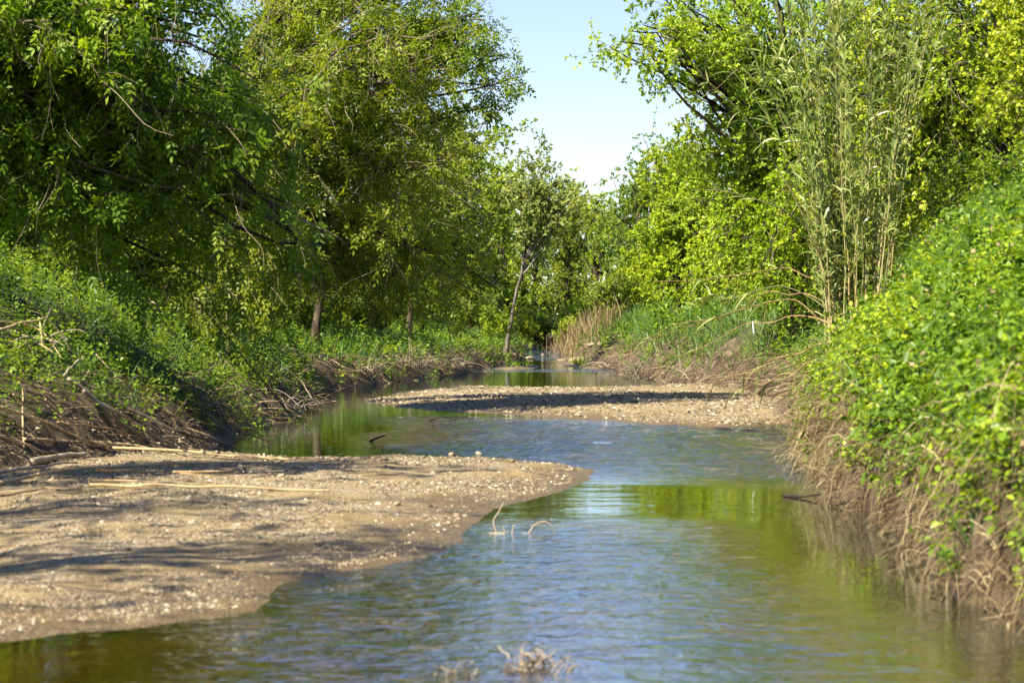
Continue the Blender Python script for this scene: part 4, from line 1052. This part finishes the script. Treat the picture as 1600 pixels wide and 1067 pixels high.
# twigs and snags in the water
g = P(776, 832, CAM_H * FPX / (832 - HOR)); dd = g[1] / REACH
stick('driftwood_twig', 'pale driftwood twig with a thin arched stem at the gravel edge', 'driftwood', [P(752, 836, dd), P(772, 834, dd), P(800, 835, dd), P(826, 834, dd)], .013, .009, 'drift',
      side=[[P(776, 834, dd), P(771, 815, dd), P(779, 800, dd), P(787, 785, dd)], [P(826, 834, dd), P(836, 820, dd), P(850, 815, dd), P(862, 822, dd), P(871, 843, dd)], [P(790, 836, dd), P(786, 822, dd)], [P(800, 835, dd), P(803, 820, dd)], [P(765, 836, dd - .1), P(780, 842, dd - .2), P(792, 840, dd - .2)]], tint=.72)
for pts, lb in [([P(1225, 774, 13.1), P(1252, 776, 13.0), P(1284, 772, 12.9)], 'black stick poking out of the right bank over the water'),
                ([P(1300, 789, 12.4), P(1336, 783, 12.3)], 'short black twig low on the right bank'),
                ([P(1338, 742, 12.6), P(1366, 767, 12.2)], 'stubby brown root end on the right bank face'),
                ([P(672, 656, 23.4), P(692, 652, 23.4), P(713, 656, 23.4)], 'dark twig breaking the surface at the head of the riffle'),
                ([P(577, 690, 19.3), P(590, 684, 19.3), P(602, 680, 19.2)], 'dark twig pointing out of the quiet pool on the left'),
                ([P(1097, 667, 22), P(1160, 672, 21.4), P(1224, 674, 21)], 'dark half sunken log at the end of the far gravel bar'),
                ([P(1185, 680, 20.6), P(1232, 678, 20.4)], 'second dark log beside the half sunken one'),
                ([P(790, 727, 16.2), P(840, 730, 15.9), P(880, 727, 16)], 'dark wet twig on the tip of the near gravel bar')]:
    stick('sunken_stick', lb, 'stick', pts, .016, .009, 'wet_wood')

def brush(name, label, cat, loc, n, Ln, spread, mat, seed, rad=.006, arch=.5, flat=.5, tint=None):
    """a tangle of stems growing from one spot"""
    r = np.random.default_rng(seed)
    B = Buf()
    p0 = r.normal(size=(n, 3)) * np.array([spread, spread, .03])
    d = nrm(r.normal(size=(n, 3)) * np.array([1, 1, flat]) + np.array([0, 0, .35]))
    L = Ln * (.4 + .8 * r.random((n, 1)))
    pl = bez(p0, p0 + d * L * .4 + np.array([0, 0, 1]) * L * arch * .6, p0 + d * L * .8 + np.array([0, 0, 1]) * L * arch * .3, p0 + d * L * 1.1 - np.array([0, 0, 1]) * L * arch * .3, 7)
    tubes(B, crook(r, pl, .012), rad * np.linspace(1, .4, 7)[None] * (.6 + .8 * r.random((n, 1))), 4, tint=r.random(n) if tint is None else tint)
    o = B.build(name, M[mat], smooth=True); o.location = loc
    return tag(o, label, cat)
dq = CAM_H * FPX / (1046 - HOR)
brush('debris_tuft', 'clump of pale twigs and weed caught in the shallow water, bottom middle', 'debris', P(838, 1046, dq), 90, .085, .075, 'drift', 5, .004, .6, .3)
brush('debris_tuft', 'smaller twig clump in the water left of the bottom middle one', 'debris', P(718, 1058, CAM_H * FPX / (1058 - HOR)), 30, .06, .05, 'drift', 6, .003, .4, .3)
for i, (px, py, n, L, lb) in enumerate([(395, 500, 26, .9, 'bare root tangle at the trees on the left slope'), (440, 505, 22, .8, 'second root tangle right of the first on the left slope'), (30, 545, 26, .6, 'heap of dry broken stems at the left edge'),
                                        (300, 640, 22, .5, 'tangle of dry twigs low on the left slope'), (430, 640, 34, .6, 'grey mass of dead stems above the left pool'), (640, 575, 44, .9, 'straw heap on the brown bank beyond the left pool'),
                                        (700, 578, 44, .9, 'second straw heap right of the first on the brown bank'), (565, 585, 34, .8, 'dead stem heap left of the straw heaps'), (1000, 585, 40, .9, 'dry brush at the far end of the right gravel bar'),
                                        (955, 575, 34, .9, 'brown brush overhanging the far pool on the right'), (1090, 590, 40, .7, 'dry brown brush under the right earth face'), (1180, 610, 30, .6, 'leafless twigs at the foot of the right earth face')]):
    p = G(px, py)
    brush('dead_brush', lb, 'brush', p, int(n * 1.8), L, .3, 'drift' if i != 4 else 'bark_pale', 40 + i, .008, .35, .25)

# dry hanging grass on the near right bank
r = np.random.default_rng(501)
nc = 250
cy_ = (6.3 + 13.7 * r.random(nc) ** 1.2) * REACH; cx_ = xr(cy_) - .05 + .6 * r.random(nc) ** 1.3
ci = np.repeat(np.arange(nc), 26); n = len(ci)
x = cx_[ci] + .05 * r.normal(size=n); y = cy_[ci] + .07 * r.normal(size=n)
p0 = np.stack([x, y, ground(x, y) + .03], -1)
nn = gnormal(x, y)
L = ((.2 + .55 * r.random(nc) ** 1.4)[ci] * (.5 + .7 * r.random(n)))[:, None]
cd = nrm(gnormal(cx_, cy_) * np.array([1, 1, 0]) + .9 * r.normal(size=(nc, 3)) * np.array([.5, 1, .2]))[ci]
o = nrm(cd + .45 * r.normal(size=(n, 3))) * (.3 + .5 * r.random((n, 1)))
dn = np.array([0, 0, 1.])
pl = bez(p0, p0 + o * L * .8 + dn * .28 * L, p0 + o * L * 1.2 - dn * .2 * L, p0 + o * L * (.8 + .7 * r.random((n, 1))) - dn * L * (.4 + .6 * r.random((n, 1))), 6)
B = Buf(); ribbons(B, crook(r, pl, .016), .0034 * np.linspace(1, .4, 6)[None] * (.5 + 2.2 * r.random((n, 1)) ** 3), nrm(np.cross(o, rand_unit(r, n))), tint=np.clip((.8 * r.random(nc) ** 1.6)[ci] + .35 * r.random(n), 0, 1))
tag(B.build('hanging_dry_grass', M['straw']), 'tangled dry grass and roots hanging down the near right bank', 'dry grass', kind='stuff')
# rust coloured reeds at the far end
def reed_mesh(seed, H=1.5, mat='reed', n=70, w=.45):
    r = np.random.default_rng(seed); B = Buf()
    p0 = np.stack([r.normal(size=n) * w, r.normal(size=n) * w, np.zeros(n)], -1)
    d = nrm(r.normal(size=(n, 3)) * .16 + np.array([0, 0, 1.])); L = H * (.5 + .6 * r.random((n, 1, 1)))
    t = np.linspace(0, 1, 5)[None, :, None]
    pl = p0[:, None] + d[:, None] * L * t + nrm(r.normal(size=(n, 3)) * np.array([1, 1, .1]))[:, None] * L * .25 * t ** 2.5
    ribbons(B, pl, .011 * np.array([1, 1, .9, .7, .1])[None] * np.ones((n, 1)), nrm(np.cross(d, rand_unit(r, n))), r.random(n))
    return B.mesh('reed', M[mat])
def reed_mass(name, spots, H, mat, n, w, label, cat):
    B = Buf()
    for q, (x_, y_) in enumerate(spots):
        r = np.random.default_rng(q + 900)
        p0 = np.stack([x_ + r.normal(size=n) * w, y_ + r.normal(size=n) * w, np.zeros(n)], -1); p0[:, 2] = ground(p0[:, 0], p0[:, 1]) - .02
        hs = H * (.7 + .5 * r.random())
        d = nrm(r.normal(size=(n, 3)) * .16 + np.array([0, 0, 1.])); L = hs * (.4 + .7 * r.random((n, 1, 1)))
        t = np.linspace(0, 1, 5)[None, :, None]
        pl = p0[:, None] + d[:, None] * L * t + nrm(r.normal(size=(n, 3)) * np.array([1, 1, .1]))[:, None] * L * .25 * t ** 2.5
        ribbons(B, pl, .010 * np.array([1, 1, .9, .7, .1])[None] * (.6 + .8 * r.random((n, 1))) * (y_ / REACH / 40) ** .5, nrm(np.cross(d, rand_unit(r, n))), r.random(n))
    tag(B.build(name, M[mat]), label, cat, kind='stuff')
sp = []
for px, py, d in [(872, 540, 62), (890, 538, 63), (905, 534, 64), (920, 530, 65), (940, 530, 63), (884, 530, 67), (905, 522, 69), (862, 534, 68), (955, 545, 56), (930, 545, 58), (900, 528, 66), (876, 533, 70)]:
    x_, y_ = P(px, py, d)[:2]; sp.append((max(x_, xr(y_) + .2), y_))
reed_mass('dry_reeds', sp, 1.15, 'reed', 60, .4, 'rust coloured dry reeds beside the stream at the far end', 'reeds')
sp = []
for i in range(40):
    yy = (21.5 + 30 * r.random() ** 1.4) * REACH; sp.append((xr(yy) + .7 + 3.0 * r.random(), yy))
reed_mass('tall_grass', sp, .7, 'grass', 60, .3, 'tall green grass in tufts on the right bank beyond the cane clump', 'grass')
# single larger stones
r = np.random.default_rng(601)
sv = []
for k in range(4):
    import bmesh
    bm = bmesh.new(); bmesh.ops.create_icosphere(bm, subdivisions=2, radius=1)
    rr_ = np.random.default_rng(k)
    ax_ = rr_.normal(size=(6, 3)); ph = rr_.random(6) * 6
    for v in bm.verts:
        c = np.array(v.co); f = 1 + .09 * np.sin(ax_ @ c * 1.6 + ph).sum() * .6
        v.co = Vector((c * f * np.array([1, .8, .55])).tolist())
    me = bpy.data.meshes.new('river_stone'); bm.to_mesh(me); bm.free()
    at = me.attributes.new('tint', 'FLOAT', 'POINT'); at.data.foreach_set('value', np.full(len(me.vertices), [.62, .78, .4, .2][k], np.float32))
    me.materials.append(M['stone']); me.polygons.foreach_set('use_smooth', np.ones(len(me.polygons), bool)); sv.append(me)
for i, (px, py) in enumerate([(705, 712), (748, 711), (660, 716), (600, 720), (540, 722), (800, 722), (560, 860), (640, 850), (470, 900), (380, 880), (300, 820), (200, 860), (620, 790), (90, 820), (690, 856), (520, 830), (440, 745), (350, 790), (650, 632), (720, 640), (850, 640), (905, 650), (780, 618), (1010, 650), (1050, 620), (960, 615)]):
    p = G(px, py); k = i % 3
    o = link('river_stone', sv[k]); s = (.022 + .018 * r.random()) * np.clip(p[1] / REACH / 13, .8, 1.9)
    o.location = (p[0], p[1], p[2] + s * .25); o.rotation_euler = (.2 * r.normal(), .2 * r.normal(), r.random() * 6); o.scale = (s, s, s)
    tag(o, ('pale', 'whitish', 'brownish')[k] + ' rounded stone lying on the ' + ('far gravel bar' if p[1] > 20 * REACH else 'near gravel bar by the riffle' if py < 750 else 'open near gravel bar'), 'stone', ('pale', 'whitish', 'brownish')[k] + ' stones on the ' + ('far bar' if p[1] > 20 * REACH else 'near bar by the riffle' if py < 750 else 'open near bar'))

# pale rocks by the little fall at the far end
for i, (px, py, d, s, lb) in enumerate([(905, 566, 57, .34, 'largest pale rock at the little fall, far end of the pool'), (925, 568, 56, .22, 'pale rock right of the largest at the little fall'), (878, 566, 57.5, .2, 'low pale rock left of the largest at the little fall'),
                                        (828, 556, 62, .2, 'dark wet rock in the little fall'), (850, 553, 64, .22, 'mossy rock in the middle of the little fall'), (800, 563, 58, .2, 'flat pale rock on the left side of the little fall'), (942, 572, 54, .26, 'pale rock against the brush on the far right bank')]):
    q = P(px, py, d); o = link('bank_rock', sv[i % 3]); o.location = (q[0], q[1], max(gz(q[0], q[1]), float(wz(q[1]))) + s * .12); o.scale = (s * 1.3, s, s * .8); o.rotation_euler = (0, 0, i * 1.3)
    tag(o, lb, 'rock')

# dead leaves floating on the channel
r = np.random.default_rng(801)
def floats(B, x, y, s, flat, tint):
    n = len(x)
    o = np.array([[1, 0, 0], [.5, .87, 0], [-.5, .87, 0], [-1, 0, 0], [-.5, -.87, 0], [.5, -.87, 0], [0, 0, flat]], float)
    f = np.array([[0, 1, 6], [1, 2, 6], [2, 3, 6], [3, 4, 6], [4, 5, 6], [5, 0, 6]])
    v = o[None] * s[:, None, None] + np.stack([x, y, wz(y) + .006], -1)[:, None]
    B.add(v, tris=(np.arange(n)[:, None, None] * 7 + f[None]).reshape(-1, 3), tint=np.repeat(tint, 7))
q = np.array([W0(640 + 640 * r.random(), 650 + 330 * r.random() ** 1.5) for _ in range(70)])
q[:, 1] *= REACH; k = ground(q[:, 0], q[:, 1]) < -.02; q = q[k]
B = Buf(); floats(B, q[:, 0], q[:, 1], .012 + .018 * r.random(len(q)), .1, r.random(len(q)) * .6)
tag(B.build('floating_leaves', M['straw']), 'small dead leaves floating down the open channel', 'leaves', kind='stuff')
